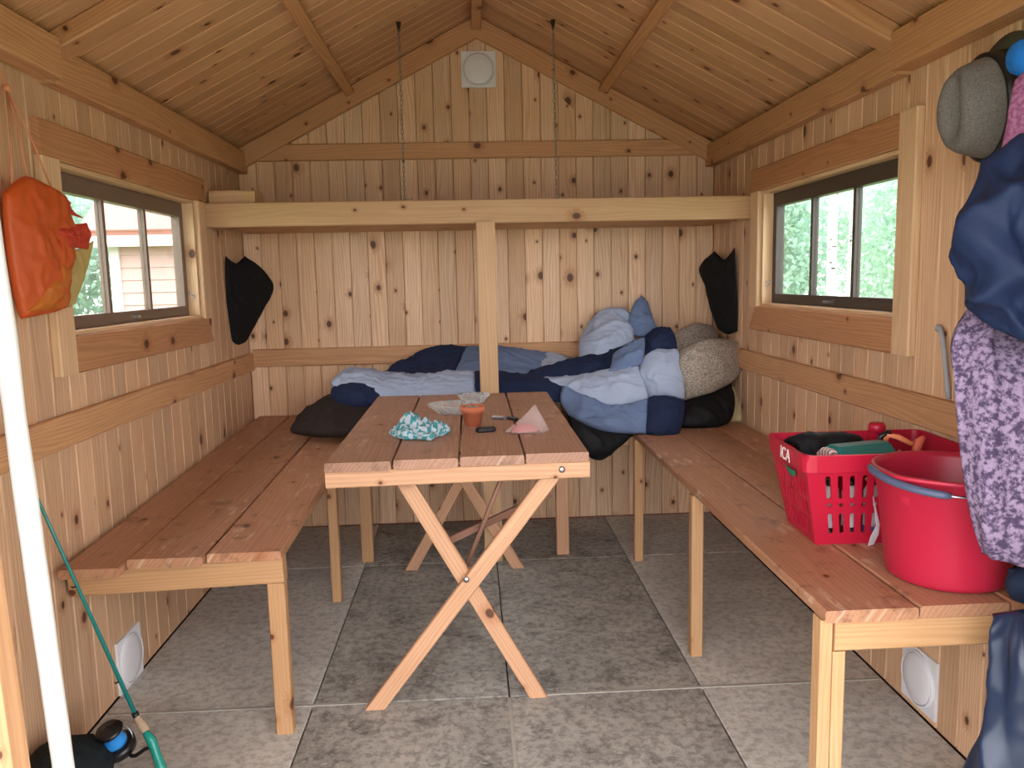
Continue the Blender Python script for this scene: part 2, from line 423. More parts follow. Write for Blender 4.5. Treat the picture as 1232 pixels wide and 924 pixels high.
# trims
TN = [0]
def trim(a, b, nrm, w_, t, mat, label, ch=.004, c0=0., c1=0.):
    TN[0] += 1
    return tag(plank('trim_%d' % TN[0], a, b, nrm, w_, t, mat, None, ch, c0, c1), label, None, None, 'structure')
RT = .022
trim((XL+RT/2, YF, .842), (XL+RT/2, YB, .842), (1, 0, 0), .085, RT, M_rail, 'pine rail along the wall above the bench with the fishing rod')
trim((XR-RT/2, YF, .842), (XR-RT/2, YB, .842), (-1, 0, 0), .085, RT, M_rail, 'pine rail along the wall behind the red basket')
trim((XL+RT, YB-RT/2, .858), (XR-RT, YB-RT/2, .858), (0, -1, 0), .085, RT, M_rail, 'pine rail across the back wall behind the bedding')
trim((XL+.10, YB-RT/2, 1.825), (XR-.10, YB-RT/2, 1.825), (0, -1, 0), .076, RT, M_rail, 'pine rail across the gable below the round vent')
for s, X in ((-1, XL), (1, XR)):
    where = 'left hand' if s < 0 else 'right hand'
    nm = 'over the orange bag' if s < 0 else 'over the hat'
    trim((X - s*.0225, 2.17, 1.782), (X - s*.0225, YB, 1.782), (-s, 0, 0), .10, .045, M_rail, 'eave beam behind the rafter on the wall ' + nm)
    trim((X - s*.033, YF, 1.79), (X - s*.033, 2.165, 1.79), (-s, 0, 0), .10, .066, M_rail, 'thicker eave beam near the doorway on the wall ' + nm)
    sl = Vector((-s, 0, SL)).normalized(); nrm = Vector((-s*SL, 0, -1)).normalized()
    # gable rafter flat on the back wall
    lo = Vector((X, YB - .016, zc(X))) ; hi = Vector((XM, YB - .016, ZR))
    down = Vector((0, 0, -.046*math.sqrt(1+SL*SL)))
    cutv = SL
    a, b = lo + down, hi + down
    trim(a, b, (0, -1, 0), .088, .030, M_rail, 'sloping gable rafter on the ' + ('side of the orange bag' if s < 0 else 'side of the hat'), .004,
         (-SL if s > 0 else SL) , (-SL if s > 0 else SL))
    # rafter across the ceiling
    lo = Vector((X - s*.0, 2.215, zc(X))) + nrm*.024; hi = Vector((XM - s*.0, 2.215, ZR)) + nrm*.024
    trim(lo, hi, nrm, .085, .048, M_rail, 'rafter crossing the ceiling above the ' + ('orange bag' if s < 0 else 'hat'))
    # purlin
    xp = XM + s*.61
    a = Vector((xp, 2.26, zc(xp))) + nrm*.02; b = Vector((xp, YB - .031, zc(xp))) + nrm*.02
    trim(a, b, nrm, .045, .04, M_rail, 'purlin halfway up the ceiling slope above the ' + ('orange bag' if s < 0 else 'hat'))
trim((XM, YF, ZR - .035), (XM, YB - .031, ZR - .035), (0, 0, -1), .045, .07, M_rail, 'ridge beam at the top of the ceiling')

# windows
def window(n_, side):
    s = -1 if side == 'left' else 1; X = XL if s < 0 else XR; y0, y1, z0, z1 = WIN[side]
    lab = 'three-pane window %s' % ('with taupe frame beside the orange bag' if s < 0 else 'with dark brown frame beside the hat')
    root = empty('window_%d' % n_, (X, (y0+y1)/2, z0), lab, None, None, 'structure')
    ct = .022; xc = X - s*ct/2; cw = .092; W2 = cw/2
    ncase = (-s, 0, 0)
    top_m, side_m = M_case, M_case_l
    yn = y0 - .09 if s < 0 else y0
    plank('casing_board', (xc, yn, z1+W2), (xc, y1+.10, z1+W2), ncase, cw, ct, top_m, root, .004)
    # bottom board with mitred ends; local Y for this plank: Z x X
    sgn = (Vector(ncase).cross(Vector((0, 1, 0)))).z
    plank('casing_board', (xc, y0-.045, z0-W2-.004), (xc, y1+.055, z0-W2-.004), ncase, cw+.008, ct, top_m, root, .004, .75*sgn, -.75*sgn)
    plank('casing_board', (xc, y0-.045, z0-.10), (xc, y0-.045, z1 if s < 0 else z1 + cw), ncase, .09, ct*1.1, side_m, root, .004)
    plank('casing_board', (xc, y1+.05, z0-.004), (xc, y1+.05, z1), ncase, .09, ct, side_m, root, .004)
    # lining of the reveal
    dep = .085; xm = X + s*(dep/2 - .005)
    plank('reveal_board', (xm, y0, z1-.006), (xm, y1, z1-.006), (0, 0, -1), dep, .012, M_case_l, root, .001)
    plank('window_sill', (xm, y0, z0+.006), (xm, y1, z0+.006), (0, 0, 1), dep, .012, M_case_l, root, .001)
    plank('reveal_board', (xm, y0+.006, z0+.012), (xm, y0+.006, z1-.012), (0, 1, 0), dep, .012, M_case_l, root, .001)
    plank('reveal_board', (xm, y1-.006, z0+.012), (xm, y1-.006, z1-.012), (0, -1, 0), dep, .012, M_case_l, root, .001)
    # sash
    sm = M_sash_l if s < 0 else M_sash
    xs_ = X + s*.052; a, b, c, e = y0+.014, y1-.014, z0+.014, z1-.014; fw = .036
    def sbox(name, ya, yb, za, zb, par, dd=.016): return MB().box((xs_-dd, ya, za), (xs_+dd, yb, zb)).obj(name, sm, par)
    mb = MB()
    for ya, yb, za, zb in ((a, b, e-.052, e), (a, b, c, c+fw), (a, a+fw, c+fw, e-.052), (b-fw, b, c+fw, e-.052)): mb.box((xs_-.016, ya, za), (xs_+.016, yb, zb))
    sash = mb.obj('sash', sm, root)
    w3 = (b - a - 2*fw)/3
    for k in (1, 2): sbox('muntin', a+fw+k*w3-.009, a+fw+k*w3+.009, c+fw, e-.052, sash, .011)
    for k in range(3):
        MB().box((xs_-.002, a+fw+k*w3+.009*(k > 0), c+fw), (xs_+.002, a+fw+(k+1)*w3 - .009*(k < 2), e-.052)).obj('pane', M_glass, sash)
    MB().box((xs_-s*.030, (a+b)/2-.012, c+.012), (xs_-s*.016, (a+b)/2+.012, c+.020)).obj('latch', M_steel, sash)
    # hook and eye on the far reveal
    mb = MB(); yy = y1 - .02; zz = z0 + .10; xk = X + s*.02
    mb.tube([(xk - .012, yy, zz), (xk, yy, zz), (xk + s*.012, yy, zz+.006), (xk + s*.022, yy, zz)], .0025, 6)
    mb.tube([Vector((xk - s*.004, yy, zz - .012)) + Vector((.008*math.cos(t), 0, .008*math.sin(t))) for t in [i*math.pi/5 for i in range(11)]], .002, 6)
    mb.obj('hook', M_steel, root, True)
    return root
win_l = window(1, 'left'); win_r = window(2, 'right')

# doorway post with the white weather strip
door = empty('door_1', (DX0, YF, 0), 'open doorway with pine post and white edge strip', None, None, 'structure')
plank('door_post', (-.640, YF-.10, 0), (-.695, YF-.10, DZ), (0, -1, 0), .175, .05, M_jamb, door, .008)
pts = [Vector((-.5495 - .033*(z - .59) + .003*noise.noise(Vector((0, 0, z*4))), 1.0, z)) for z in np.linspace(0, DZ, 40)]
mb = MB(); mb.tube(pts, [.0135 + .002*noise.noise(Vector((3, 0, p.z*9))) for p in pts], 10); mb.obj('weather_strip', M_whitepaint, door, True)
plank('door_post', (DX1+.045, YF-.10, 0), (DX1+.045, YF-.10, DZ), (0, -1, 0), .09, .05, M_jamb, door, .008)
plank('door_header', (DX0-.15, YF-.10, DZ+.04), (DX1+.09, YF-.10, DZ+.04), (0, -1, 0), .08, .05, M_jamb, door, .006)

# ------------------------------------------------------------------ round vents on square plates
def vent(center, nrm, label):
    Z = Vector(nrm).normalized(); Xv = Vector((0, 0, 1)).cross(Z).normalized(); Yv = Z.cross(Xv)
    M = Matrix((Xv, Yv, Z)).transposed().to_4x4(); M.translation = center
    root = empty('air_vent', center, label, 'vent')
    w2, t = .0815, .008
    mb = MB().box((-w2, -w2, 0), (w2, w2, t)); mb.v = [M @ v for v in mb.v]; mb.obj('plate', M_white, root)
    pr = [(0.001, t), (.066, t), (.066, t+.0012), (.070, t+.0012), (.070, t), (.0715, t), (.0715, t+.010), (.076, t+.009), (.0775, t)]
    mb = MB().lathe([(.0765, t-.001), (.0765, t+.005), (.074, t+.008), (.0715, t+.008), (.0715, t-.001)], n=40); mb.v = [M @ v for v in mb.v]; mb.obj('ring', M_white, root, False)
    mb = MB().lathe([(.069, t-.001), (.069, t+.006), (.065, t+.009), (.03, t+.011), (.002, t+.011)], n=40); mb.v = [M @ v for v in mb.v]; mb.obj('disc', M_white, root, True)
    return root
vent(Vector((.066, YB, 2.196)), (0, -1, 0), 'white round vent high in the gable under the ridge')
vent(Vector((XL, 2.385, .083)), (1, 0, 0), 'white round vent at floor level beside the fishing rod')
vent(Vector((XR, 2.003, .105)), (-1, 0, 0), 'white round vent low on the wall under the bench with the red bucket')

# ------------------------------------------------------------------ benches
def leg(parent, x, y, ztop, wx, wy, mat=M_rawb, z0=0.):
    return plank('leg', (x, y, z0), (x, y, ztop), (0, -1, 0), wx, wy, mat, parent, .003)
# left bench
lb = empty('wall_bench', (-.8, 3., 0), 'reddish worn plank bench beside the fishing rod', 'bench', 'wall benches')
def lz(y): return .522 + (y - 2.03)*.026
for xa, xb, yf, dz in ((-1.06, -.905, 1.99, -.012), (-.902, -.708, 2.02, -.002), (-.705, -.512, 2.035, 0.)):
    a = Vector(((xa+xb)/2, yf, lz(yf) - .0125 + dz)); b = Vector(((xa+xb)/2, YB-.002, lz(YB) - .0125))
    plank('plank', a, b, (0, 0, 1), xb - xa - .003, .025, M_bench, lb, .004)
plank('apron', (-1.07, 2.075, .446), (-.515, 2.075, .462), (0, -1, 0), .070, .04, M_rawb, lb, .004)
leg(lb, -.538, 2.075, .426, .046, .036)
plank('apron', (-.545, 2.10, .485), (-.545, 3.34, .517), (1, 0, 0), .03, .03, M_rawb, lb, .003)
leg(lb, -.545, 2.975, .505, .036, .036)
plank('apron', (-1.07, 2.975, .513), (-.56, 2.975, .513), (0, -1, 0), .03, .036, M_rawb, lb, .003)
# right bench
RB = .555
rb = empty('wall_bench', (.95, 2.5, 0), 'reddish worn plank bench carrying the red basket and bucket', 'bench', 'wall benches')
for xa, xb, yf in ((.672, .862, 1.455), (.865, 1.05, 1.46), (1.053, 1.193, 1.46)):
    plank('plank', ((xa+xb)/2, yf, RB-.0125), ((xa+xb)/2, YB-.002, RB-.0125), (0, 0, 1), xb-xa-.003, .025, M_bench, rb, .004)
plank('apron', (.70, 1.485, RB-.058), (1.195, 1.485, RB-.058), (0, -1, 0), .065, .036, M_rawb, rb, .004)
leg(rb, .685, 1.49, RB-.026, .026, .040)
leg(rb, .712, 1.488, RB-.092, .026, .036)
leg(rb, .690, 2.41, RB-.026, .038, .036)
plank('apron', (.71, 2.41, RB-.045), (1.19, 2.41, RB-.045), (0, -1, 0), .038, .036, M_rawb, rb, .003)
leg(rb, .690, 3.29, RB-.026, .038, .036)
# bench across the back
bb = empty('sleeping_platform', (.08, 3.65, 0), 'plank platform across the back wall under the bedding', 'bench')
for k in range(3):
    y0 = 3.385 + k*.18
    plank('plank', (-.508, y0+.0895, .540), (.668, y0+.0895, .540), (0, 0, 1), .176, .025, M_bench, bb, .004)
plank('apron', (-.508, 3.41, .505), (.668, 3.41, .505), (0, -1, 0), .045, .036, M_rawb, bb, .003)
leg(bb, -.482, 3.41, .482, .052, .040, M_rawb)
leg(bb, .375, 3.41, .482, .055, .040, M_leg)
# post from floor to shelf beam
po = empty('post', (.068, 3.36, 0), 'pale square pine post carrying the hanging shelf beam', 'post')
plank('shaft', (.068, 3.362, 0), (.068, 3.362, 1.447), (0, -1, 0), .078, .040, M_raw, po, .003)

# ------------------------------------------------------------------ shelf under the ceiling
sh = empty('wall_shelf', (XM, 3.66, 1.45), 'pine shelf under the gable with a pale front beam', 'shelf')
plank('front_beam', (XL+.003, 3.412, 1.498), (XR-.003, 3.412, 1.492), (0, -1, 0), .098, .040, M_raw, sh, .004)
for k in range(3):
    plank('plank', (XL+.03, 3.434+.083+k*.166, 1.462), (XR-.03, 3.434+.083+k*.166, 1.458), (0, 0, -1), .163, .018, M_rail, sh, .003)
plank('end_block', (XL+.012, 3.50, 1.575), (XL+.20, 3.50, 1.573), (0, -1, 0), .055, .13, M_raw, sh, .004)
# chains
M_chain = plain('zinc_chain', (150, 146, 138), .35, 1.)
def chain(top, bot, label):
    root = empty('chain', bot, label, 'chain', 'chains holding the shelf')
    top, bot = Vector(top), Vector(bot); L = (top - bot).length; n_ = int(L/.019)
    base = None
    for i in range(n_):
        p = bot.lerp(top, (i+.5)/n_); ang = (i % 2)*math.pi/2 + .3
        if base is None:
            mb = MB(); q = [(.0045*math.cos(t)*1., 0, .0065*(1 if math.sin(t) > 0 else -1)*(abs(math.sin(t)) > .01) + .0045*math.sin(t)) for t in [k*2*math.pi/12 for k in range(13)]]
            mb.tube(q, .0016, 5, False)
            o = mb.obj('link', M_chain, root, True, Matrix.Translation(p) @ Matrix.Rotation(ang, 4, 'Z')); base = o.data
        else: link('link', base, M_chain, root, Matrix.Translation(p) @ Matrix.Rotation(ang, 4, 'Z'))
    MB().tube([top + Vector((0, 0, z)) for z in (-.02, .0, .02)], [.004, .007, .010], 8).obj('ceiling_hook', M_dark, root, True)
    MB().tube([bot + Vector((-.004, -.0, .004)), bot + Vector((.02, -.004, .003)), bot + Vector((.035, -.004, .006))], .0025, 6).obj('shelf_hook', M_steel, root, True)
chain((-.262, 3.42, 2.235), (-.264, 3.415, 1.548), 'thin steel chain hanging to the shelf beam on the side of the orange bag')
chain((.367, 3.42, 2.24), (.372, 3.415, 1.544), 'thin steel chain hanging to the shelf beam on the side of the hat')

# ------------------------------------------------------------------ folding table
TZ = .74
tb = empty('folding_table', (-.045, 2.7, 0), 'worn plank table on crossed pine legs', 'table')
xe = [-.402, -.222, -.044, .134, .312]
for k in range(4):
    plank('plank', ((xe[k]+xe[k+1])/2, 2.085 + .012*k, TZ-.013), ((xe[k]+xe[k+1])/2, 3.315, TZ-.013), (0, 0, 1), xe[k+1]-xe[k]-.006, .026, M_table, tb, .003)
plank('apron', (-.402, 2.113, TZ-.050), (.312, 2.140, TZ-.050), (0, -1, 0), .046, .024, M_leg, tb, .003)
plank('apron', (-.395, 3.285, TZ-.050), (.305, 3.285, TZ-.050), (0, -1, 0), .046, .024, M_leg, tb, .003)
def xleg(a, b, cut):
    X = (b - a).normalized(); Y = Vector((0, -1, 0)).cross(X); c_ = -Y.z/X.z          # ends sawn level with the floor
    return plank('leg', a, b, (0, -1, 0), .046, .022, M_leg, tb, .003, c_, c_)
A1 = py_(477, 572, 2.155); B1 = py_(647, 826, 2.20); A2 = py_(671, 560, 2.18); B2 = py_(452, 846, 2.18)
A1.y = B1.y = 2.195; A2.y = B2.y = 2.170
for v, z in ((A1, .69), (A2, .69)): v.z = z
B1.z = B2.z = 0
xleg(A1, B1, 0); xleg(A2, B2, 0)
R1 = Vector((.166, 3.255, 0)); R2 = Vector((-.215, 3.255, .69)); R3 = Vector((-.285, 3.278, 0)); R4 = Vector((.115, 3.278, .69))
xleg(R2, R1, 0); xleg(R4, R3, 0)
def bolt(p, d_=(0, -1, 0)):
    MB().lathe([(.009, 0), (.009, .004), (.006, .006), (.002, .007)], n=14, M=Vector((0, 0, 1)).rotation_difference(Vector(d_)).to_matrix(), c=p).obj('bolt', M_steel, tb, True)
cx = (A2 + B2)/2
p = py_(561, 697, 2.158); bolt(p)
bolt(Vector((-.058, 3.242, .40)))
bolt(Vector((.235, 2.125, TZ-.047)))
a = py_(536, 652, 2.26); b = py_(662, 594, 2.46)
plank('brace', a, b, (0, -1, 0), .022, .014, M_brace, tb, .002)
a = py_(607, 566, 2.24); b = py_(552, 704, 2.30)
plank('brace', a, b, (0, -1, 0), .012, .018, M_brace, tb, .002)
plank('brace', (-.30, 2.20, .668), (-.30, 3.28, .668), (0, 0, 1), .03, .02, M_leg, tb, .002)
plank('brace', (.22, 2.20, .668), (.22, 3.28, .668), (0, 0, 1), .03, .02, M_leg, tb, .002)

# ------------------------------------------------------------------ bedding
M_light = fabric('duvet_pale_blue', (164, 176, 198), .10, .25)
M_mid = fabric('duvet_mid_blue', (104, 122, 154), .10, .25)
M_navy = fabric('duvet_navy', (32, 42, 70), .12, .25)
M_black = fabric('black_nylon', (22, 22, 24), .12, .2, rough=.6)
M_brown = fabric('dark_brown_fleece', (50, 42, 40), .2, .4)
def G(rows): return [[py_(*p) for p in r] for r in rows]
dv = empty('duvet', (-.2, 3.6, .553), 'pale blue and navy duvet lying flat along the back wall', 'duvet', 'duvets on the platform')
puff('panel', G([[(478,444,3.80),(508,424,3.86),(535,417,3.88),(563,417,3.88)],[(458,454,3.66),(492,440,3.74),(520,434,3.76),(555,434,3.76)],[(455,470,3.56),(490,460,3.58),(520,458,3.58),(545,456,3.58)]]), 0.022, M_navy, dv, 0.015, seed=1)
puff('panel', G([[(560,416,3.88),(605,418,3.88),(650,424,3.88),(700,436,3.88)],[(552,434,3.76),(600,434,3.76),(645,438,3.76),(690,444,3.76)],[(542,456,3.58),(590,458,3.58),(640,458,3.58),(690,460,3.58)]]), 0.022, M_mid, dv, 0.015, seed=2)
puff('panel', G([[(640,424,3.885),(665,426,3.885),(690,430,3.885)],[(645,434,3.78),(670,438,3.76),(692,441,3.76)],[(655,446,3.66),(675,448,3.66),(695,450,3.66)]]), 0.017, M_light, dv, 0.009, seed=12)
puff('panel', G([[(402,456,3.60),(425,444,3.66),(470,451,3.64),(520,450,3.62),(572,446,3.62)],[(398,463,3.50),(430,456,3.52),(475,462,3.50),(520,462,3.50),(573,458,3.50)],[(412,478,3.43),(440,478,3.42),(480,480,3.42),(520,480,3.42),(573,476,3.42)]]), 0.021, M_light, dv, 0.018, 22., seed=3)
puff('panel', G([[(400,466,3.50),(425,462,3.47),(455,470,3.46)],[(398,476,3.44),(425,478,3.40),(458,480,3.42)],[(412,490,3.42),(432,492,3.40),(455,492,3.42)]]), 0.026, M_navy, dv, 0.015, seed=4)
puff('panel', G([[(570,448,3.60),(590,448,3.60),(640,452,3.60),(690,456,3.60)],[(570,462,3.48),(600,462,3.48),(640,464,3.48),(690,470,3.48)],[(572,480,3.42),(600,480,3.42),(640,482,3.42),(690,486,3.42)]]), 0.022, M_navy, dv, 0.012, seed=5)
d2 = empty('duvet', (.6, 3.5, .556), 'patchwork blue duvet bunched up in front of the speckled pillows', 'duvet', 'duvets on the platform')
puff('panel', G([[(704,400,3.85),(722,380,3.86),(742,374,3.86),(758,378,3.86)],[(698,420,3.78),(722,404,3.74),(744,400,3.74),(762,402,3.76)],[(698,440,3.70),(722,432,3.66),(744,426,3.66),(762,420,3.68)]]), 0.045, M_light, d2, 0.018, seed=6)
puff('panel', G([[(764,364,3.82),(772,357,3.82),(779,366,3.82)],[(756,386,3.78),(773,382,3.76),(785,384,3.78)],[(760,404,3.74),(776,406,3.72),(792,398,3.74)]]), 0.022, M_mid, d2, 0.012, seed=7)
puff('panel', G([[(690,434,3.70),(715,430,3.68),(745,420,3.66),(775,408,3.64)],[(640,448,3.62),(700,442,3.60),(740,436,3.58),(772,424,3.56)],[(625,456,3.56),(690,456,3.54),(735,452,3.52),(770,440,3.50)]]), 0.026, M_navy, d2, 0.015, seed=8)
puff('panel', G([[(738,428,3.56),(756,416,3.56),(776,406,3.56)],[(736,440,3.50),(756,432,3.48),(776,420,3.50)],[(730,452,3.46),(752,448,3.46),(772,438,3.46)]]), 0.026, M_mid, d2, 0.012, seed=9)
puff('panel', G([[(776,404,3.62),(794,396,3.64),(806,396,3.66)],[(776,416,3.56),(794,410,3.56),(812,410,3.58)],[(776,430,3.52),(794,424,3.52),(814,424,3.54)]]), 0.030, M_navy, d2, 0.015, seed=10)
puff('panel', G([[(772,434,3.50),(792,422,3.52),(816,422,3.52)],[(770,452,3.44),(795,448,3.42),(820,446,3.44)],[(776,480,3.40),(798,480,3.38),(824,482,3.40)]]), 0.034, M_light, d2, 0.015, seed=11)
puff('panel', G([[(640,456,3.56),(690,454,3.52),(735,446,3.50),(770,440,3.48)],[(672,466,3.48),(705,468,3.42),(740,464,3.40),(775,458,3.40)],[(684,472,3.44),(714,486,3.36),(745,490,3.34),(782,480,3.36)]]), 0.034, M_light, d2, 0.018, seed=13)
puff('panel', G([[(676,464,3.44),(710,480,3.38),(745,489,3.34),(782,480,3.34)],[(674,482,3.38),(708,498,3.32),(742,506,3.28),(780,500,3.28)],[(684,500,3.34),(712,514,3.28),(742,521,3.25),(778,522,3.25)]]), 0.030, M_mid, d2, 0.018, seed=14)
puff('panel', G([[(780,479,3.35),(800,478,3.33),(823,482,3.36)],[(778,500,3.28),(800,500,3.26),(822,502,3.28)],[(776,521,3.25),(795,526,3.24),(816,524,3.26)]]), 0.034, M_navy, d2, 0.015, seed=15)
# dark sleeping bags
sb = tag(puff('sleeping_bag', G([[(395,480,3.62),(415,474,3.62),(440,472,3.62),(470,474,3.62)],[(365,498,3.46),(395,490,3.44),(430,488,3.44),(470,492,3.44)],[(350,514,3.34),(390,512,3.30),(425,512,3.30),(470,512,3.34)],[(352,521,3.30),(385,526,3.26),(420,525,3.26),(470,522,3.30)]]), .035, M_brown, None, .012, seed=16), 'dark brown sleeping bag spilling onto the bench with the fishing rod', 'sleeping bag')
sb2 = tag(puff('sleeping_bag', G([[(676,480,3.40),(710,494,3.38),(745,508,3.36),(770,512,3.34)],[(684,506,3.34),(710,516,3.32),(735,522,3.32),(762,524,3.32)],[(690,524,3.33),(708,536,3.30),(726,540,3.30),(748,532,3.32)],[(704,540,3.34),(714,550,3.32),(722,552,3.32),(730,546,3.33)]]), .03, M_black, None, .008, seed=17), 'black sleeping bag sagging off the platform behind the table corner', 'sleeping bag')
sb3 = tag(puff('sleeping_bag', G([[(815,484,3.46),(840,478,3.50),(862,466,3.54),(880,458,3.56)],[(814,500,3.40),(840,496,3.40),(865,490,3.42),(882,482,3.46)],[(816,514,3.36),(840,516,3.36),(862,515,3.38),(877,508,3.42)]]), .045, M_black, None, .010, seed=18), 'black sleeping bag roll under the speckled pillow', 'sleeping bag')
M_speck = fabric('speckled_grey', (176, 166, 152), .12, .3, (126, 114, 104), 160., .42, .60)
M_beige = fabric('beige_foam', (196, 178, 134), .1, .2)
p1 = tag(puff('pillow', G([[(818,420,3.50),(850,410,3.54),(893,412,3.60)],[(812,446,3.46),(850,440,3.48),(890,434,3.56)],[(824,482,3.42),(850,474,3.46),(880,456,3.54)]]), .075, M_speck, None, .010, 10., seed=19), 'plump grey speckled pillow lying on the black sleeping bag', 'pillow', 'speckled pillows')
p2 = tag(puff('pillow', G([[(806,404,3.74),(832,392,3.80),(858,394,3.86)],[(806,420,3.70),(834,412,3.74),(862,412,3.80)],[(810,440,3.66),(836,440,3.70),(866,436,3.76)]]), .05, M_speck, None, .010, 10., seed=20), 'grey speckled pillow propped in the corner behind another pillow', 'pillow', 'speckled pillows')
p3 = tag(puff('foam_cushion', G([[(876,468,3.62),(888,460,3.66),(893,464,3.68)],[(874,486,3.56),(888,482,3.58),(899,484,3.60)],[(872,508,3.50),(888,509,3.50),(903,506,3.52)]]), .04, M_beige, None, .003, seed=21), 'beige foam cushion end standing beside the rail in the corner', 'cushion')

# ------------------------------------------------------------------ black pouches in the back corners
M_net = fabric('black_mesh_cloth', (20, 20, 22), .2, .5, (34, 34, 36), 240., .5, .6)
def corner_pouch(rows, lab):
    return tag(puff('cloth_pouch', [[Vector(v) for v in r] for r in rows], .016, M_net, None, .006, 22., seed=len(lab)), lab, 'pouch', 'black pouches')
L_ = [[(268,308,3.61),(280,317,3.68),(291,308,3.74)],[(268,328,3.61),(290,326,3.72),(311,323,3.84)],[(269,362,3.62),(294,352,3.74),(326,346,3.905)],[(271,390,3.64),(288,384,3.72),(310,378,3.85)],[(274,409,3.66),(283,415,3.70),(292,412,3.76)]]
corner_pouch([[py_(*p) + Vector((.012, 0, 0)) for p in r] for r in L_], 'black cloth pouch hanging by the window with the orange bag')
R_ = [[(864,302,3.80),(877,312,3.66),(889,297,3.54)],[(846,322,3.90),(868,326,3.74),(890,324,3.54)],[(853,344,3.84),(872,348,3.70),(891,348,3.54)],[(860,372,3.78),(876,374,3.66),(892,372,3.54)],[(868,396,3.70),(880,402,3.62),(892,398,3.54)]]
corner_pouch([[py_(*p) + Vector((-.018, 0, 0)) for p in r] for r in R_], 'black cloth pouch hanging above the speckled pillows')

# ------------------------------------------------------------------ orange bag on a cord
def translucent(name, c, k=.35):
    m = N(name); tr = m.n('ShaderNodeBsdfTranslucent'); tr.inputs[0].default_value = (*lin(c), 1)
    m.b.inputs['Base Color'].default_value = (*lin(c), 1); m.b.inputs['Roughness'].default_value = .45
    mx = m.n('ShaderNodeMixShader'); mx.inputs[0].default_value = k
    m.l(m.b.outputs[0], mx.inputs[1]); m.l(tr.outputs[0], mx.inputs[2]); m.l(mx.outputs[0], m.o.inputs[0])
    m.bump(m.noise(m.n('ShaderNodeTexCoord').outputs['Object'], 60., 2.), .002, .4)
    return m.m
M_orange = translucent('orange_nylon', (222, 104, 44)); M_orange2 = translucent('amber_nylon', (216, 128, 48)); M_yel = translucent('straw_mesh', (206, 186, 120), .5); M_red = translucent('coral_nylon', (214, 76, 52))
def GX(rows, X): return [[px_(p[0], p[1], X + (p[2] if len(p) > 2 else 0)) for p in r] for r in rows]
ob = empty('drawstring_bag', (-1.03, 1.95, 1.05), 'orange nylon drawstring bag hanging from a cord by the window', 'bag')
puff('bag_body', GX([[(3,232),(30,212),(62,226),(78,245)],[(6,270),(35,262),(65,265),(86,275)],[(12,320),(40,315),(68,312),(84,306)],[(20,362),(42,356),(64,350),(80,340)],[(25,384),(45,380),(64,376),(80,370)]], -1.015), .028, M_orange, ob, .010, 18., seed=22)
puff('lower_panel', GX([[(58,330),(72,315),(84,322)],[(44,352),(62,348),(80,346)],[(30,376),(54,374),(79,371)]], -1.004), .020, M_orange2, ob, .006, seed=23)
puff('side_flap', GX([[(82,302,.01),(98,298,.02),(113,289,.03)],[(74,318,.01),(90,322,.02),(106,318,.03)],[(76,345,.01),(86,348,.02),(98,344,.03)],[(79,370,.01),(85,369,.02),(90,366,.03)]], -1.03), .008, M_yel, ob, .004, seed=24)
puff('ruffle', GX([[(50,282),(78,272),(104,268)],[(46,296),(78,288),(108,284)],[(60,302),(84,298),(106,300)]], -1.0), .012, M_red, ob, .012, 26., seed=25)
puff('ruffle', GX([[(60,228),(68,228),(76,234)],[(64,240),(76,244),(88,254)],[(70,250),(84,258),(101,263)]], -1.01), .006, M_red, ob, .008, 26., seed=26)
M_cord = plain('orange_cord', (206, 138, 96), .7)
mb = MB(); k0 = px_(8, 106, -1.055)
mb.tube([k0 + Vector((0, -.08, .16)), k0], .003, 6)
for e in ((14, 222), (33, 214), (66, 236)):
    b_ = px_(e[0], e[1], -1.02); mb.tube([k0, k0.lerp(b_, .5) + Vector((.004, 0, 0)), b_], .0022, 6)
mb.lathe([(.002, -.010), (.008, -.005), (.009, 0), (.007, .006), (.002, .010)], c=k0, n=10)
mb.obj('cord', M_cord, ob, True)

# ------------------------------------------------------------------ things on the table
M_rag = N('teal_check')
tc = M_rag.n('ShaderNodeTexCoord').outputs['UV']
nx_ = M_rag.n('ShaderNodeTexNoise'); M_rag.l(tc, nx_.inputs['Vector']); nx_.inputs['Scale'].default_value = 3.
wp = M_rag.vmath('ADD', tc, M_rag.vmath('MULTIPLY', nx_.outputs[1], (.25, .25, .0)).outputs[0]).outputs[0]
wp = M_rag.vmath('MULTIPLY', wp, (1., 1., 0.)).outputs[0]
ck = M_rag.n('ShaderNodeTexChecker'); M_rag.l(wp, ck.inputs[0]); ck.inputs['Scale'].default_value = 7.
n_ = M_rag.noise(tc, 12., 3.)
M_rag.l(M_rag.mix(M_rag.math('MULTIPLY', n_, .5), M_rag.mix(ck.outputs['Fac'], lin((36, 142, 148)), lin((204, 212, 220))), lin((112, 170, 182))), M_rag.b.inputs['Base Color'])
M_rag.b.inputs['Roughness'].default_value = .9; M_rag = M_rag.m
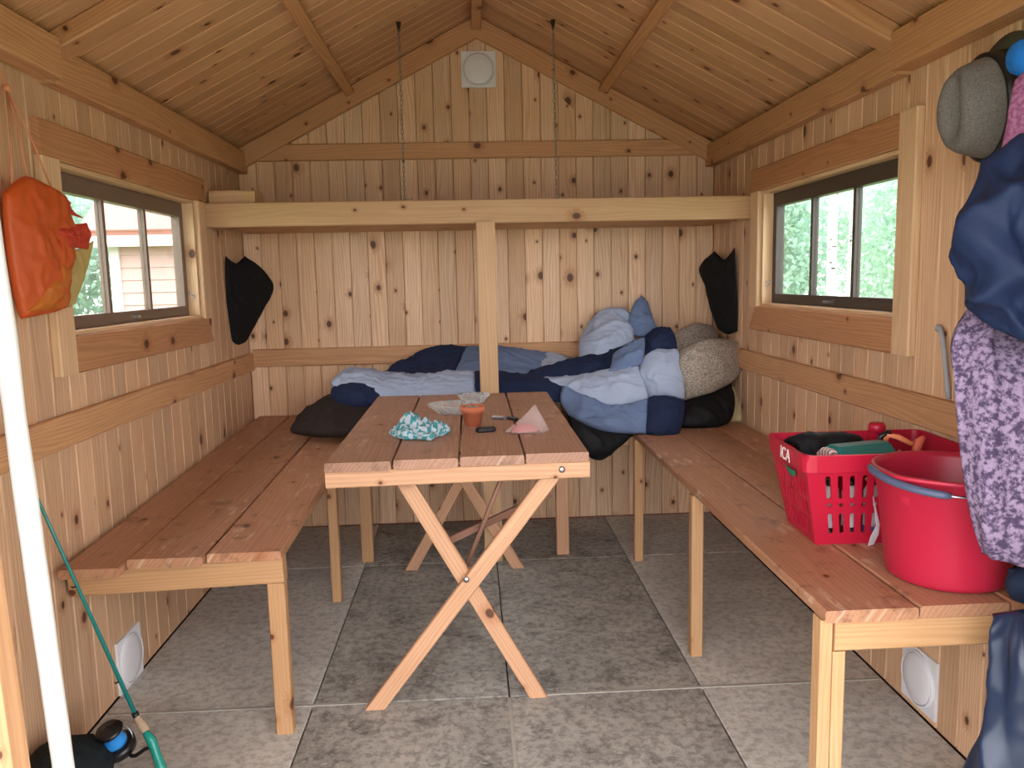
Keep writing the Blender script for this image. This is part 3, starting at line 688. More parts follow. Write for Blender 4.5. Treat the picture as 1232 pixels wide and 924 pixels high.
def rag():
    c = pz_(503, 524, TZ) + Vector((0, .015, 0)); n, m = 96, 34; vs = [c + Vector((0, 0, .055))]; F = []; uv = [(0, 0)]
    for i in range(1, m + 1):
        for k in range(n):
            a = 2*math.pi*k/n; rr = i/m; aa = a - 2*math.pi*(a > math.pi)
            ca, sa = math.cos(a), math.sin(a)
            R = .088*(1 + .20*noise.noise(Vector((ca*1.6, sa*1.6, 4))) + .16*noise.noise(Vector((ca*4, sa*4, 9))))
            R *= 1 + .40*math.exp(-((aa + 1.2)/.20)**2)
            q = math.sin(min(rr*1.12, 1.)*math.pi/2)**.9 if rr < .9 else 1 - (rr - .9)*.8
            x, y = R*q*ca, R*1.12*q*sa
            lump = .042*math.exp(-(((x + .015)/.05)**2 + ((y - .02)/.05)**2))
            hgt = (.020 + lump)*(1 - rr**6) + .026*crease(Vector((x*20, y*20, 2 + rr)))*(1 - rr**3)
            vs.append(c + Vector((x, y, max(.002 + .010*(1 - rr**8), hgt)))); uv.append((rr*ca, rr*sa))
    for k in range(n): F.append((0, 1 + k, 1 + (k+1) % n))
    for i in range(m - 1):
        for k in range(n):
            a = 1 + i*n + k; b = 1 + i*n + (k+1) % n; F.append((a, a + n, b + n, b))
    F.append(tuple(1 + (m-1)*n + k for k in range(n))[::-1])
    o = mk('cleaning_cloth', vs, F, M_rag, None, True)
    ul = o.data.uv_layers.new(name='cloth')
    for lp in o.data.loops: ul.data[lp.index].uv = uv[lp.vertex_index]
    return o
tag(rag(), 'crumpled teal and white checked cloth on the table', 'cloth')
M_crystal = N('crystal_glass'); t_ = M_crystal.n('ShaderNodeBsdfTransparent'); t_.inputs[0].default_value = (.94, .97, .97, 1); mx = M_crystal.n('ShaderNodeMixShader')
M_crystal.b.inputs['Base Color'].default_value = (.86, .89, .90, 1); M_crystal.b.inputs['Roughness'].default_value = .06; M_crystal.b.inputs['Specular IOR Level'].default_value = 1.
lw = M_crystal.n('ShaderNodeLayerWeight'); lw.inputs[0].default_value = .4
M_crystal.l(M_crystal.math('ADD', .12, M_crystal.math('MULTIPLY', lw.outputs['Facing'], .55), True), mx.inputs[0])
M_crystal.l(t_.outputs[0], mx.inputs[1]); M_crystal.l(M_crystal.b.outputs[0], mx.inputs[2]); M_crystal.l(mx.outputs[0], M_crystal.o.inputs[0]); M_crystal = M_crystal.m
def dish(px, py, rx, hh, lab, sq=.8):
    c = pz_(px, py, TZ); rf = lambda a, z: (1 + .05*math.cos(a*18))
    mb = MB().lathe([(.004, 0.001), (rx*.62, .001), (rx*.72, hh*.35), (rx*.95, hh*.8), (rx, hh), (rx*.93, hh*.97), (rx*.66, hh*.42), (rx*.55, hh*.3), (.004, hh*.28)], n=72, rf=rf)
    mb.v = [c + Vector((v.x, v.y*sq, v.z)) for v in mb.v]
    return tag(mb.obj('glass_dish', M_crystal, None, True), lab, 'dish', 'glass dishes on the table')
dish(547, 497, .095, .036, 'larger cut glass dish behind the teal cloth')
dish(570, 484, .062, .034, 'smaller cut glass dish at the rear of the table')
M_terra = plain('terracotta', (186, 104, 70), .8, var=.15, bs=90, bump=.2)
c = pz_(569, 512, TZ); pot = empty('flower_pot', c, 'small terracotta pot filled with crumpled foil', 'pot')
mb = MB().lathe([(.003, 0), (.026, 0), (.035, .045), (.039, .045), (.0415, .066), (.037, .066), (.034, .047), (.026, .01), (.003, .01)], c=c, n=32); mb.obj('pot_body', M_terra, pot, True)
M_foil = plain('foil_ash', (206, 206, 206), .35, .5, .6, 120.)
mb = MB(); vs = []; F = []
mb.lathe([(.034, .050), (.030, .056), (.022, .060), (.012, .064), (.002, .062)], c=c, n=20)
for v in mb.v: v.z += .010*noise.noise(v*90); 
mb.obj('foil_filling', M_foil, pot, True)
# black oval case
M_bplast = plain('black_plastic', (20, 20, 22), .35)
def lozenge(name, p, q, r, hgt, mat, parent=None):
    p, q = Vector(p), Vector(q); d_ = (q - p).normalized(); s_ = Vector((-d_.y, d_.x, 0)); n = 10; prof = []
    for k in range(n + 1): a = -math.pi/2 + math.pi*k/n; prof.append(q + d_*r*math.cos(a) + s_*r*math.sin(a))
    for k in range(n + 1): a = math.pi/2 + math.pi*k/n; prof.append(p + d_*r*math.cos(a) + s_*r*math.sin(a))
    c = (p + q)/2; m = len(prof); vs = []
    for sc_, z in ((.9, 0), (1, hgt*.3), (1, hgt*.7), (.82, hgt)): vs += [c + (v - c)*sc_ + Vector((0, 0, z)) for v in prof]
    F = [tuple(range(m))[::-1], tuple(range(3*m, 4*m))]
    for i in range(3):
        for k in range(m): F.append((i*m + k, i*m + (k+1) % m, (i+1)*m + (k+1) % m, (i+1)*m + k))
    return mk(name, vs, F, mat, parent, False)
tag(lozenge('knife_case', pz_(577, 520, TZ), pz_(592, 519, TZ), .013, .016, M_bplast), 'small black oval case in front of the terracotta pot', 'case')
pk = empty('pocket_knife', pz_(607, 505, TZ), 'silver and black pocket tool lying by the plastic bag', 'tool')
lozenge('handle', pz_(594, 504, TZ), pz_(607, 505, TZ), .010, .012, M_steel, pk)
lozenge('grip', pz_(610, 504, TZ), pz_(622, 506, TZ), .006, .010, M_bplast, pk)
# clear plastic bag standing as a cone
M_film = N('clear_film'); t_ = M_film.n('ShaderNodeBsdfTransparent'); mx = M_film.n('ShaderNodeMixShader')
M_film.b.inputs['Base Color'].default_value = (*lin((220, 196, 190)), 1); M_film.b.inputs['Roughness'].default_value = .2; mx.inputs[0].default_value = .32
M_film.l(t_.outputs[0], mx.inputs[1]); M_film.l(M_film.b.outputs[0], mx.inputs[2]); M_film.l(mx.outputs[0], M_film.o.inputs[0]); M_film = M_film.m
c = pz_(634, 520, TZ); pb = empty('plastic_bag', c, 'clear plastic bag with pink contents standing up on the table', 'bag')
ap = py_(644, 487, c.y + .01); n = 24; vs = []; F = []
for i in range(9):
    t = i/8
    for k in range(n):
        a = 2*math.pi*k/n; r = 1 - t
        fl_ = 1 + .16*math.sin(a*5 + i*.5)*(1 - t*.5)
        b_ = c + Vector((.066*math.cos(a)*r*fl_, .038*math.sin(a)*r*fl_, .002)); q = b_.lerp(b_, 0)
        vs.append(Vector((b_.x + (ap.x - c.x)*t, b_.y + (ap.y - c.y)*t, c.z + .002 + (ap.z - c.z)*t**1.05)) + Vector((noise.noise(Vector((a*2, t*5, 1)))*.004, 0, 0)))
for i in range(8):
    for k in range(n): F.append((i*n + k, i*n + (k+1) % n, (i+1)*n + (k+1) % n, (i+1)*n + k))
F.append(tuple(range(n))[::-1]); F.append(tuple(range(8*n, 9*n)))
mk('film', vs, F, M_film, pb, True)
M_pink = plain('pink_contents', (196, 108, 112), .7, var=.3, bs=80)
mb = MB().lathe([(.003, .004), (.040, .004), (.036, .014), (.020, .024), (.004, .028)], n=18)
for v in mb.v: v.z += .004*noise.noise(v*120) if v.z > .01 else 0
mb.v = [c + Vector((v.x*1.1 - .006, v.y*.65, v.z)) for v in mb.v]; mb.obj('contents', M_pink, pb, True)

# ------------------------------------------------------------------ shopping basket
M_redp = plain('red_plastic', (182, 24, 54), .38, spec=.5)
M_redb = plain('red_bucket_plastic', (178, 32, 60), .40, spec=.5)
bk = empty('shopping_basket', (.99, 1.93, RB), 'red slotted plastic shopping basket full of household items', 'basket')
BZ0, BZ1 = RB + .001, RB + .232
top = [(.768, 1.785), (1.175, 1.775), (1.188, 2.05), (.785, 2.06)]; bot = [(.820, 1.835), (1.145, 1.828), (1.155, 2.02), (.830, 2.03)]
def stadium(w2, h2, n): 
    pts = []
    for k in range(n):
        a = 2*math.pi*k/n; x = math.cos(a); y = math.sin(a)
        pts.append((w2*x, (h2 - w2)*(1 if y > 1e-6 else -1 if y < -1e-6 else 0) + w2*y))
    return pts
def square(w2, h2, n):
    pts = []
    for k in range(n):
        a = 2*math.pi*k/n; x, y = math.cos(a), math.sin(a); s = 1/max(abs(x), abs(y)); pts.append((w2*x*s, h2*y*s))
    return pts
def slotted(pa, pb_, qa, qb, ncol, rows, zf=(0., 1.)):
    """wall face between bottom edge pa-pb_ and top edge qa-qb with holes; rows = [(v0, v1, hole half width, hole half height)]"""
    mb = MB()
    def P(u, v): return (pa.lerp(pb_, u)).lerp(qa.lerp(qb, u), v)
    m0 = .08; n = 16
    W_ = (pb_ - pa).length*(1 - 2*m0)/ncol; H = (qa - pa).length
    def quad(u0, u1, v0, v1): mb.add([P(u0, v0), P(u1, v0), P(u1, v1), P(u0, v1)], [(0, 1, 2, 3)])
    quad(0, m0, 0, 1); quad(1 - m0, 1, 0, 1)
    pv = 0
    for (v0, v1, w2, h2) in rows:
        if v0 > pv: quad(m0, 1 - m0, pv, v0)
        pv = v1
        for k in range(ncol):
            uc = m0 + (k + .5)*(1 - 2*m0)/ncol; hu = .5*(1 - 2*m0)/ncol; vc = (v0 + v1)/2; hv = (v1 - v0)/2
            o = square(1, 1, n); s = stadium(w2, h2, n)
            vs = [P(uc + x*hu, vc + y*hv) for x, y in o] + [P(uc + x*hu*2/W_*1. if False else uc + x/W_*2*hu, vc + y/H) for x, y in s]
            mb.add(vs, [(i, (i+1) % n, (i+1) % n + n, i + n) for i in range(n)])
    if pv < 1: quad(m0, 1 - m0, pv, 1)
    return mb
bp = [Vector((x, y, BZ0)) for x, y in bot]; tp = [Vector((x, y, BZ1)) for x, y in top]
rows_l = [(.08, .40, .0055, .028), (.40, .50, .0055, .0058), (.50, .80, .0055, .031)]
rows_s = [(.06, .28, .0070, .024), (.28, .50, .0070, .024), (.50, .72, .0070, .022)]
for (i, j, nc, rw) in ((0, 1, 11, rows_l), (1, 2, 8, rows_s), (2, 3, 11, rows_l), (3, 0, 8, rows_s)):
    o = slotted(bp[i], bp[j], tp[i], tp[j], nc, rw).obj('side_panel', M_redp, bk)
    so = o.modifiers.new('thickness', 'SOLIDIFY'); so.thickness = .004; so.offset = 0
mb = MB(); mb.add([p + Vector((0, 0, 0)) for p in bp] + [p + Vector((0, 0, .004)) for p in bp], [(3,2,1,0), (4,5,6,7), (0,1,5,4), (1,2,6,5), (2,3,7,6), (3,0,4,7)]); mb.obj('basket_floor', M_redp, bk)
# rolled rim band hanging outside the panels
def ring(pts_lo, pts_hi, inner_lo, inner_hi):
    mb = MB(); n = len(pts_lo)
    mb.add(pts_lo + pts_hi + inner_hi + inner_lo, [(r*n + k, r*n + (k+1) % n, ((r+1) % 4)*n + (k+1) % n, ((r+1) % 4)*n + k) for r in range(4) for k in range(n)])
    return mb
def rounded(pts, r, off, z):
    out = []; n = len(pts); c = sum((Vector((*p, 0)) for p in pts), Vector())/n
    for i in range(n):
        p = Vector((*pts[i], 0)); a = Vector((*pts[i-1], 0)); b = Vector((*pts[(i+1) % n], 0))
        d1 = (a - p).normalized(); d2_ = (b - p).normalized(); p = p - (d1 + d2_).normalized()*off*1.41
        for t in (0, .25, .5, .75, 1): q = (p + d1*r).lerp(p, t).lerp(p.lerp(p + d2_*r, t), t); out.append(Vector((q.x, q.y, z)))
    return out
ring(rounded(top, .03, .003, BZ1 - .040), rounded(top, .03, .006, BZ1 + .001), rounded(top, .03, -.003, BZ1 + .001), rounded(top, .03, -.004, BZ1 - .03)).obj('rim', M_redp, bk, False)
rim = bpy.data.objects['rim']
MB().lathe([(.002, 0), (.022, 0), (.022, .020), (.018, .026), (.002, .026)], c=(1.075, 2.052, BZ1 - .004), n=20).obj('handle_socket', M_redp, bk, True)
MB().box((1.045, 2.035, BZ1 - .035), (1.105, 2.062, BZ1)).obj('handle_socket', M_redp, bk)
# lettering and green badge on the short end facing the room
M_white2 = plain('print_white', (240, 236, 232), .5); M_green = plain('print_green', (20, 126, 92), .5)
def text(name, body, size, origin, xd, yd, mat, parent, ext=.0006):
    cu = bpy.data.curves.new(name, 'FONT'); cu.body = body; cu.size = size; cu.extrude = ext; cu.align_x = 'CENTER'; cu.align_y = 'CENTER'
    o = bpy.data.objects.new(name, cu); me = bpy.data.meshes.new_from_object(o); bpy.data.objects.remove(o)
    xd, yd = Vector(xd).normalized(), Vector(yd).normalized(); zd = xd.cross(yd)
    M = Matrix((xd, yd, zd)).transposed().to_4x4(); M.translation = origin
    return link(name, me, mat, parent, M)
ed = (tp[0] - tp[3]).normalized(); upd = (tp[3] - bp[3]).normalized(); nn = ed.cross(upd).normalized()
cen = (tp[0]*.55 + tp[3]*.45) 
lt = Vector((cen.x, cen.y, BZ1 - .021)) + nn*.0075
text('lettering', 'ICA', .044, lt, ed, (0, 0, 1), M_white2, rim)
lt2 = tp[0]*.55 + tp[3]*.45 - upd*.052 + nn*.006
mb = MB(); vs = [Vector((.034*math.cos(a), .022*math.sin(a) - .002, 0)) for a in [math.pi + math.pi*k/10 for k in range(11)]] + [Vector((.030*math.cos(a), .003*math.sin(a) - .002, 0)) for a in [math.pi*2 - math.pi*k/10 + 0 for k in range(1, 10)]]
vs = [lt2 + ed*v.x + upd*v.y for v in vs]; m_ = len(vs)
mb.add(vs + [v + nn*.0012 for v in vs], [tuple(range(m_))[::-1], tuple(range(m_, 2*m_))] + [(k, (k+1) % m_, (k+1) % m_ + m_, k + m_) for k in range(m_)]); mb.obj('badge', M_green, bk)
# contents of the basket
M_teal = plain('teal_carton', (22, 104, 100), .35, var=.1)
ca = empty('drink_carton', (.93, 1.90, RB + .13), 'teal carton with a striped end lying in the basket', 'carton')
def rod_box(name, a, b, r, mat, parent, n=8, flat=.8):
    a, b = Vector(a), Vector(b); d_ = (b - a).normalized(); s_ = d_.cross(Vector((0, 0, 1))).normalized(); u_ = s_.cross(d_); vs = []
    for e, k_ in ((a, .86), (a + d_*.006, 1), (b - d_*.006, 1), (b, .86)):
        for k in range(n): t = 2*math.pi*(k+.5)/n; vs.append(e + (s_*math.cos(t) + u_*math.sin(t)*flat)*r*k_)
    F = [tuple(range(n))[::-1], tuple(range(3*n, 4*n))]
    for i in range(3):
        for k in range(n): F.append((i*n + k, i*n + (k+1) % n, (i+1)*n + (k+1) % n, (i+1)*n + k))
    return mk(name, vs, F, mat, parent)
rod_box('carton_body', (.865, 1.86, RB + .205), (1.02, 1.90, RB + .205), .045, M_teal, ca)
M_stripe = N('stripe_label'); tcs = M_stripe.n('ShaderNodeTexCoord').outputs['Object']; wv = M_stripe.n('ShaderNodeTexWave'); M_stripe.l(tcs, wv.inputs[0]); wv.inputs['Scale'].default_value = 32; wv.bands_direction = 'Y'
M_stripe.l(M_stripe.mix(M_stripe.ss(wv.outputs['Fac'], .4, .6), lin((214, 196, 190)), lin((140, 96, 96))), M_stripe.b.inputs['Base Color']); M_stripe = M_stripe.m
rod_box('striped_end', (.845, 1.855, RB + .203), (.868, 1.861, RB + .204), .040, M_stripe, ca)
tag(puff('dark_cloth', [[Vector((.81, 2.035, RB+.212)), Vector((.90, 2.035, RB+.222)), Vector((1.01, 2.03, RB+.214))], [Vector((.83, 2.01, RB+.21)), Vector((.91, 2.01, RB+.215)), Vector((1.02, 2.01, RB+.21))], [Vector((.85, 1.985, RB+.15)), Vector((.93, 1.985, RB+.15)), Vector((1.02, 1.985, RB+.15))]], .02, M_black, None, .008, seed=31), 'black cloth bundle in the red basket', 'cloth')
M_org = plain('orange_handle', (224, 132, 88), .5)
tl = empty('hand_tool', (1.08, 1.93, RB + .19), 'hand tool with pale orange handles sticking out of the basket', 'tool')
mb = MB().tube([(1.045, 1.96, RB+.215), (1.055, 1.955, RB+.240), (1.075, 1.945, RB+.236), (1.10, 1.92, RB+.222)], [.007, .008, .008, .006], 8); mb.obj('handle', M_org, tl, True)
MB().tube([(1.035, 1.965, RB+.205), (1.04, 1.962, RB+.238), (1.062, 1.955, RB+.247)], .008, 8).obj('grip', M_bplast, tl, True)
MB().tube([(1.115, 1.93, RB+.19), (1.12, 1.93, RB+.225), (1.135, 1.93, RB+.238)], [.012, .013, .006], 8).obj('nozzle', plain('salmon', (222, 110, 86), .5), tl, True)
M_bw = plain('white_bottle_plastic', (222, 222, 226), .4); M_bl = plain('blue_label', (60, 110, 190), .5)
for k, (x, y) in enumerate(((.865, 1.868), (.918, 1.866), (.971, 1.864))):
    bo = empty('bottle', (x, y, RB + .006), ('white bottle with a dark base band', 'white bottle with a dark shoulder band', 'white bottle with a blue lower label')[k] + ' behind the basket slots', 'bottle', 'bottles in the basket')
    z0 = RB + .006
    MB().lathe([(.003, 0), (.020, 0), (.020, .03)], c=(x, y, z0), n=18).obj('base', M_bplast if k < 2 else M_bl, bo, True)
    MB().lathe([(.020, .03), (.0205, .031), (.0205, .115), (.014, .128), (.008, .132)], c=(x, y, z0), n=18).obj('body', M_bw, bo, True)
    MB().lathe([(.0095, .132), (.0095, .146), (.003, .147)], c=(x, y, z0), n=14).obj('cap', M_bplast, bo, True)

# ------------------------------------------------------------------ bucket
bc = Vector((1.010, 1.615, RB + .001))
bu = empty('bucket', bc, 'round red plastic bucket with grey-blue handle on the bench end', 'bucket')
H = .240; R0, R1_ = .120, .152
def br(a, z):  # small pouring lip facing the room
    t = math.atan2(math.sin(a - 3.55), math.cos(a - 3.55)); return 1 + .06*math.exp(-(t/.22)**2)*max(0, (z - H*.82)/(H*.18))
mb = MB().lathe([(.004, 0), (R0-.012, 0), (R0-.003, .004), (R0, .014), (R1_-.010, H*.80), (R1_-.008, H*.805), (R1_-.006, H-.012), (R1_+.001, H-.010), (R1_+.004, H-.003), (R1_+.001, H), (R1_-.006, H), (R1_-.010, H-.012), (R0-.004, .016), (R0-.02, .006), (.004, .006)], c=bc, n=56, rf=lambda a, z: br(a, z))
mb.obj('bucket_body', M_redb, bu, True)
M_grip = plain('grey_blue_plastic', (74, 84, 110), .45); M_wire = plain('galvanised_wire', (186, 186, 196), .3, 1.)
def hp(t):  # handle folded down onto the front of the rim
    a = math.pi*(.93 + 1.0*t); return bc + Vector((math.cos(a)*(R1_+.010), math.sin(a)*(R1_+.012), H - .004 - .022*math.sin(math.pi*t)))
MB().tube([hp(t) for t in np.linspace(.0, 1., 30)], .0028, 6).obj('handle', M_wire, bu, True)
hw_ = bpy.data.objects[[o.name for o in bu.children if o.name.startswith('handle')][-1]]
MB().tube([hp(t) for t in np.linspace(.0, .40, 14)], [.006] + [.0085]*12 + [.006], 8).obj('handle_grip', M_grip, hw_, True)
# white crumpled tag beside it
M_paper = plain('paper_white', (228, 228, 234), .6)
vs = []; F = []
pl = [(1051, 598, 1.74), (1054, 615, 1.74), (1057, 633, 1.74), (1053, 645, 1.75), (1048, 657, 1.77)]; wd = [.002, .003, .005, .010, .008]
for (a, b, Y), w_ in zip(pl, wd):
    q = py_(a, b, Y); vs += [q + Vector((-w_, 0, 0)), q + Vector((w_, .004, .002)), q + Vector((w_, .0055, .002)), q + Vector((-w_, .0015, 0))]
for i in range(4):
    for k in range(4): F.append((i*4 + k, i*4 + (k+1) % 4, (i+1)*4 + (k+1) % 4, (i+1)*4 + k))
F += [(3, 2, 1, 0), (16, 17, 18, 19)]
tag(mk('paper_tag', vs, F, M_paper, None), 'crumpled white paper tag between the basket and bucket', 'tag')

# ------------------------------------------------------------------ coats and hat on the wall by the door
M_lav = fabric('mottled_lavender', (148, 130, 158), .15, .3, (72, 60, 86), 85., .40, .60)
M_navyj = fabric('navy_nylon', (28, 42, 72), .15, .25, rough=.55)
M_rain = plain('navy_rubber', (24, 40, 66), .34, var=.15, bs=30, spec=.5)
M_fleece = fabric('pink_fleece', (178, 116, 152), .2, .5, (140, 84, 120), 120., .4, .6)
M_bluec = fabric('bright_blue', (36, 116, 200), .1, .2)
M_darkn = fabric('dark_navy_cloth', (24, 34, 54), .15, .25)
def coat(name, rows, thick, mat, lab, cat, wr, seed, aniso=(1, 1), fs=9., folds=()):
    return tag(puff(name, G(rows), thick, mat, None, wr, fs, 56, 48, .7, seed, aniso, .35, folds), lab, cat, 'clothes hanging by the doorway')
coat('jacket', [[(1196,330,1.45),(1225,320,1.45),(1260,315,1.45),(1300,312,1.45)],[(1146,402,1.45),(1185,395,1.43),(1235,390,1.43),(1310,385,1.45)],[(1150,470,1.42),(1190,470,1.38),(1240,470,1.37),(1315,470,1.42)],[(1158,550,1.41),(1195,555,1.37),(1245,560,1.36),(1320,560,1.41)],[(1170,620,1.40),(1205,630,1.36),(1250,640,1.35),(1325,640,1.40)],[(1182,666,1.40),(1210,676,1.37),(1250,687,1.36),(1328,696,1.40)]], .03, M_lav, 'mottled lavender and dark purple jacket hanging over the bucket', 'jacket', .008, 33, (1, .35), 9., ((.014, 3.2, .6, .2),))
coat('jacket', [[(1202,196,1.40),(1225,170,1.38),(1255,150,1.38),(1290,140,1.40)],[(1166,238,1.38),(1205,225,1.33),(1250,215,1.32),(1300,205,1.36)],[(1149,290,1.38),(1195,285,1.30),(1245,285,1.29),(1310,280,1.34)],[(1162,345,1.38),(1200,350,1.30),(1245,355,1.29),(1312,355,1.34)],[(1185,388,1.38),(1215,404,1.31),(1250,416,1.30),(1312,425,1.34)]], .022, M_navyj, 'navy blue nylon jacket hanging over the lavender jacket', 'jacket', .012, 34, (1.2, 1.0), 11., ((.026, 1.3, 2.6, .1), (.014, -2.2, 3.4, .4)))
coat('rain_trousers', [[(1194,738,1.38),(1215,735,1.36),(1240,732,1.36),(1290,730,1.38)],[(1199,790,1.38),(1218,790,1.33),(1245,790,1.32),(1300,790,1.36)],[(1190,860,1.38),(1215,862,1.32),(1245,865,1.31),(1300,865,1.35)],[(1160,935,1.38),(1200,940,1.31),(1245,945,1.30),(1305,945,1.34)],[(1150,1010,1.38),(1195,1015,1.31),(1245,1020,1.30),(1305,1020,1.34)]], .03, M_rain, 'shiny dark navy rain trousers hanging in front of the bench end', 'trousers', .010, 35, (1.6, .4), 9., ((.018, 3.0, -.7, .2),))
coat('sleeve', [[(1214,684,1.42),(1240,680,1.42),(1280,676,1.42)],[(1209,702,1.42),(1240,702,1.40),(1280,700,1.42)],[(1214,716,1.43),(1240,722,1.42),(1280,722,1.43)]], .02, M_darkn, 'dark navy cloth sleeve below the lavender jacket hem', 'sleeve', .008, 36)
coat('fleece_sweater', [[(1226,98,1.56),(1248,80,1.54),(1280,80,1.54)],[(1213,140,1.54),(1243,140,1.51),(1280,140,1.52)],[(1204,182,1.52),(1240,190,1.50),(1280,200,1.52)]], .03, M_fleece, 'pink fleece hanging between the hat and the navy jacket', 'sweater', .010, 37)
coat('cap', [[(1219,58,1.60),(1234,50,1.57),(1258,50,1.57)],[(1216,72,1.60),(1237,70,1.55),(1262,70,1.55)],[(1217,88,1.60),(1237,88,1.57),(1260,88,1.57)]], .025, M_bluec, 'bright blue cap hanging above the pink fleece', 'cap', .004, 38)

# hat: crown points out into the room, brim against the wall
M_straw = N('grey_straw'); tcs = M_straw.n('ShaderNodeTexCoord').outputs['Object']
n1 = M_straw.noise(tcs, 260., 3.); wv = M_straw.n('ShaderNodeTexWave'); M_straw.l(tcs, wv.inputs[0]); wv.inputs['Scale'].default_value = 170; wv.inputs['Distortion'].default_value = 3.; wv.bands_direction = 'DIAGONAL'
f_ = M_straw.math('ADD', M_straw.math('MULTIPLY', n1, .95), M_straw.math('MULTIPLY', M_straw.noise(tcs, 700., 1.), .15), True)
M_straw.l(M_straw.mix(f_, lin((44, 42, 40)), lin((134, 128, 120))), M_straw.b.inputs['Base Color']); M_straw.b.inputs['Roughness'].default_value = .85
M_straw.bump(f_, .003, .6); M_straw = M_straw.m
M_olive = fabric('olive_felt', (76, 76, 64), .12, .2)
M_band = plain('black_ribbon', (22, 22, 24), .4)
hc = py_(1206, 128, 1.72); hat = empty('hat', hc, 'grey straw fedora with black band hanging on the wall', 'hat')
axis = Vector((-1., .02, -.08)).normalized(); q_ = Vector((0, 0, 1)).rotation_difference(axis).to_matrix()
# local frame: z out of the wall; make local y roughly vertical
zx = axis; yx = (Vector((0, 0, 1)) - zx*zx.z).normalized(); xx = yx.cross(zx); HM = Matrix((xx, yx, zx)).transposed()
def hv(p): return hc + HM @ Vector(p)
n, m = 48, 16; vs = []; F = []
prof = [(.108, .0), (.105, .02), (.097, .05), (.090, .074), (.084, .092), (.076, .106), (.064, .114), (.052, .117), (.040, .118), (.030, .118), (.020, .117), (.010, .116), (.002, .116)]
for r, z in prof:
    for k in range(n):
        a = 2*math.pi*k/n; x, y = r*.84*math.cos(a), r*1.06*math.sin(a)
        cz = z - .034*math.exp(-(x/.024)**2)*math.exp(-(abs(y - .01)/.062)**4)*min(1, max(0, (z - .07)/.03)) 
        pin = 1 - .10*math.exp(-((abs(x) - .07)/.03)**2)*math.exp(-((y-.05)/.04)**2)*(z > .05)
        vs.append(hv((x*pin, y, cz)))
for i in range(len(prof) - 1):
    for k in range(n): F.append((i*n + k, i*n + (k+1) % n, (i+1)*n + (k+1) % n, (i+1)*n + k))
F.append(tuple(range((len(prof)-1)*n, len(prof)*n)))
mk('crown', vs, F, M_straw, hat, True)
def hring(prof, name, mat):
    vs = []; F = []; mm = len(prof)
    for fx, fy, z in prof:
        for k in range(n):
            a = 2*math.pi*k/n; vs.append(hv((fx*math.cos(a), fy*math.sin(a), z + (.014*math.cos(2*a)*max(0, (fx - .09)/.06)))))
    for i in range(mm):
        for k in range(n): F.append((i*n + k, i*n + (k+1) % n, ((i+1) % mm)*n + (k+1) % n, ((i+1) % mm)*n + k))
    return mk(name, vs, F, mat, hat, True)
hring([(.0935, .1175, .002), (.0905, .1130, .044), (.083, .104, .044), (.083, .104, .002)], 'hat_band', M_band)
hring([(.080, .10, .004), (.11, .125, -.004), (.128, .150, -.010), (.128, .150, -.014), (.11, .125, -.008), (.080, .10, -.001)], 'brim', M_olive)
q = hv((-.0855, -.02, .015)); 
mb = MB().box((-.0025, -.013, -.010), (.0025, .013, .010)); mb.v = [hv((-.0925 + v.x, -.012 + v.y, .024 + v.z)) for v in mb.v]; mb.obj('label_tag', M_white, hat)
# grey strap hanging on the wall
M_strap = plain('grey_plastic_strap', (158, 160, 166), .5, var=.15, bs=40)
st = [px_(*p) for p in ((1128, 394, XR - .008), (1132, 398, XR - .010), (1135, 415, XR - .012), (1138, 445, XR - .012), (1141, 480, XR - .010))]
tag(MB().tube(spline(st, 14), [.008, .010, .0085] + [.0065]*10 + [.007, .006], 8).obj('plastic_strap', M_strap, None, True), 'grey plastic strap hanging on the wall beside the lavender jacket', 'strap')

# ------------------------------------------------------------------ fishing rod and dark bag
M_rod = plain('teal_rod', (26, 122, 116), .3); M_cork = plain('cork', (168, 146, 120), .8, var=.3, bs=120); M_teal2 = plain('teal_handle', (30, 140, 124), .3)
M_spool = plain('blue_spool', (50, 140, 214), .3)
fr = empty('fishing_rod', (-.80, 1.93, 0), 'teal fishing rod with blue-spooled reel leaning against the wall', 'fishing rod')
h0 = py_(196, 930, 1.86); h1 = py_(183, 893, 1.885); h2 = py_(176, 880, 1.895); h3 = py_(164, 862, 1.91); t1 = px_(52, 615, -1.045)
dr = (t1 - h3).normalized(); tip = h3 + dr*1.05
MB().tube([h3, h3.lerp(tip, .5), tip], [.0055, .0042, .0028], 8).obj('blank', M_rod, fr, True)
MB().tube([h2 + Vector((0, 0, 0)), h2.lerp(h3, .5), h3, h3 + dr*.012], [.010, .011, .008, .006], 10).obj('foregrip', M_cork, fr, True)
MB().tube([h3 - dr*.004, h3 + dr*.012], .0085, 10).obj('winding_check', M_bplast, fr, True)
MB().tube(spline([h2 + Vector((-.006, 0, .004)), h1 + Vector((-.003, 0, .008)), h1, h1.lerp(h0, .5), h0], 10), [.006, .009, .011, .012, .012, .012, .011, .011, .011, .013, .012], 10).obj('handle', M_teal2, fr, True)
rc = py_(140, 902, 1.90) + Vector((0, 0, .02))
ad = Vector((-.15, -.35, .9)).normalized(); RM = Vector((0, 0, 1)).rotation_difference(ad).to_matrix() @ Matrix.Scale(1.35, 3)
MB().lathe([(.003, -.02), (.030, -.02), (.032, -.006), (.026, -.002), (.003, -.002)], c=rc, n=24, M=RM).obj('reel_body', M_bplast, fr, True)
rl = [o for o in fr.children if o.name.startswith('reel_body')][0]
MB().lathe([(.020, -.002), (.021, .004), (.018, .012), (.018, .022), (.022, .028)], c=rc, n=24, M=RM).obj('spool', M_spool, rl, True)
MB().lathe([(.023, .028), (.025, .031), (.022, .036), (.006, .038), (.002, .044)], c=rc, n=24, M=RM).obj('spool_cap', M_bplast, rl, True)
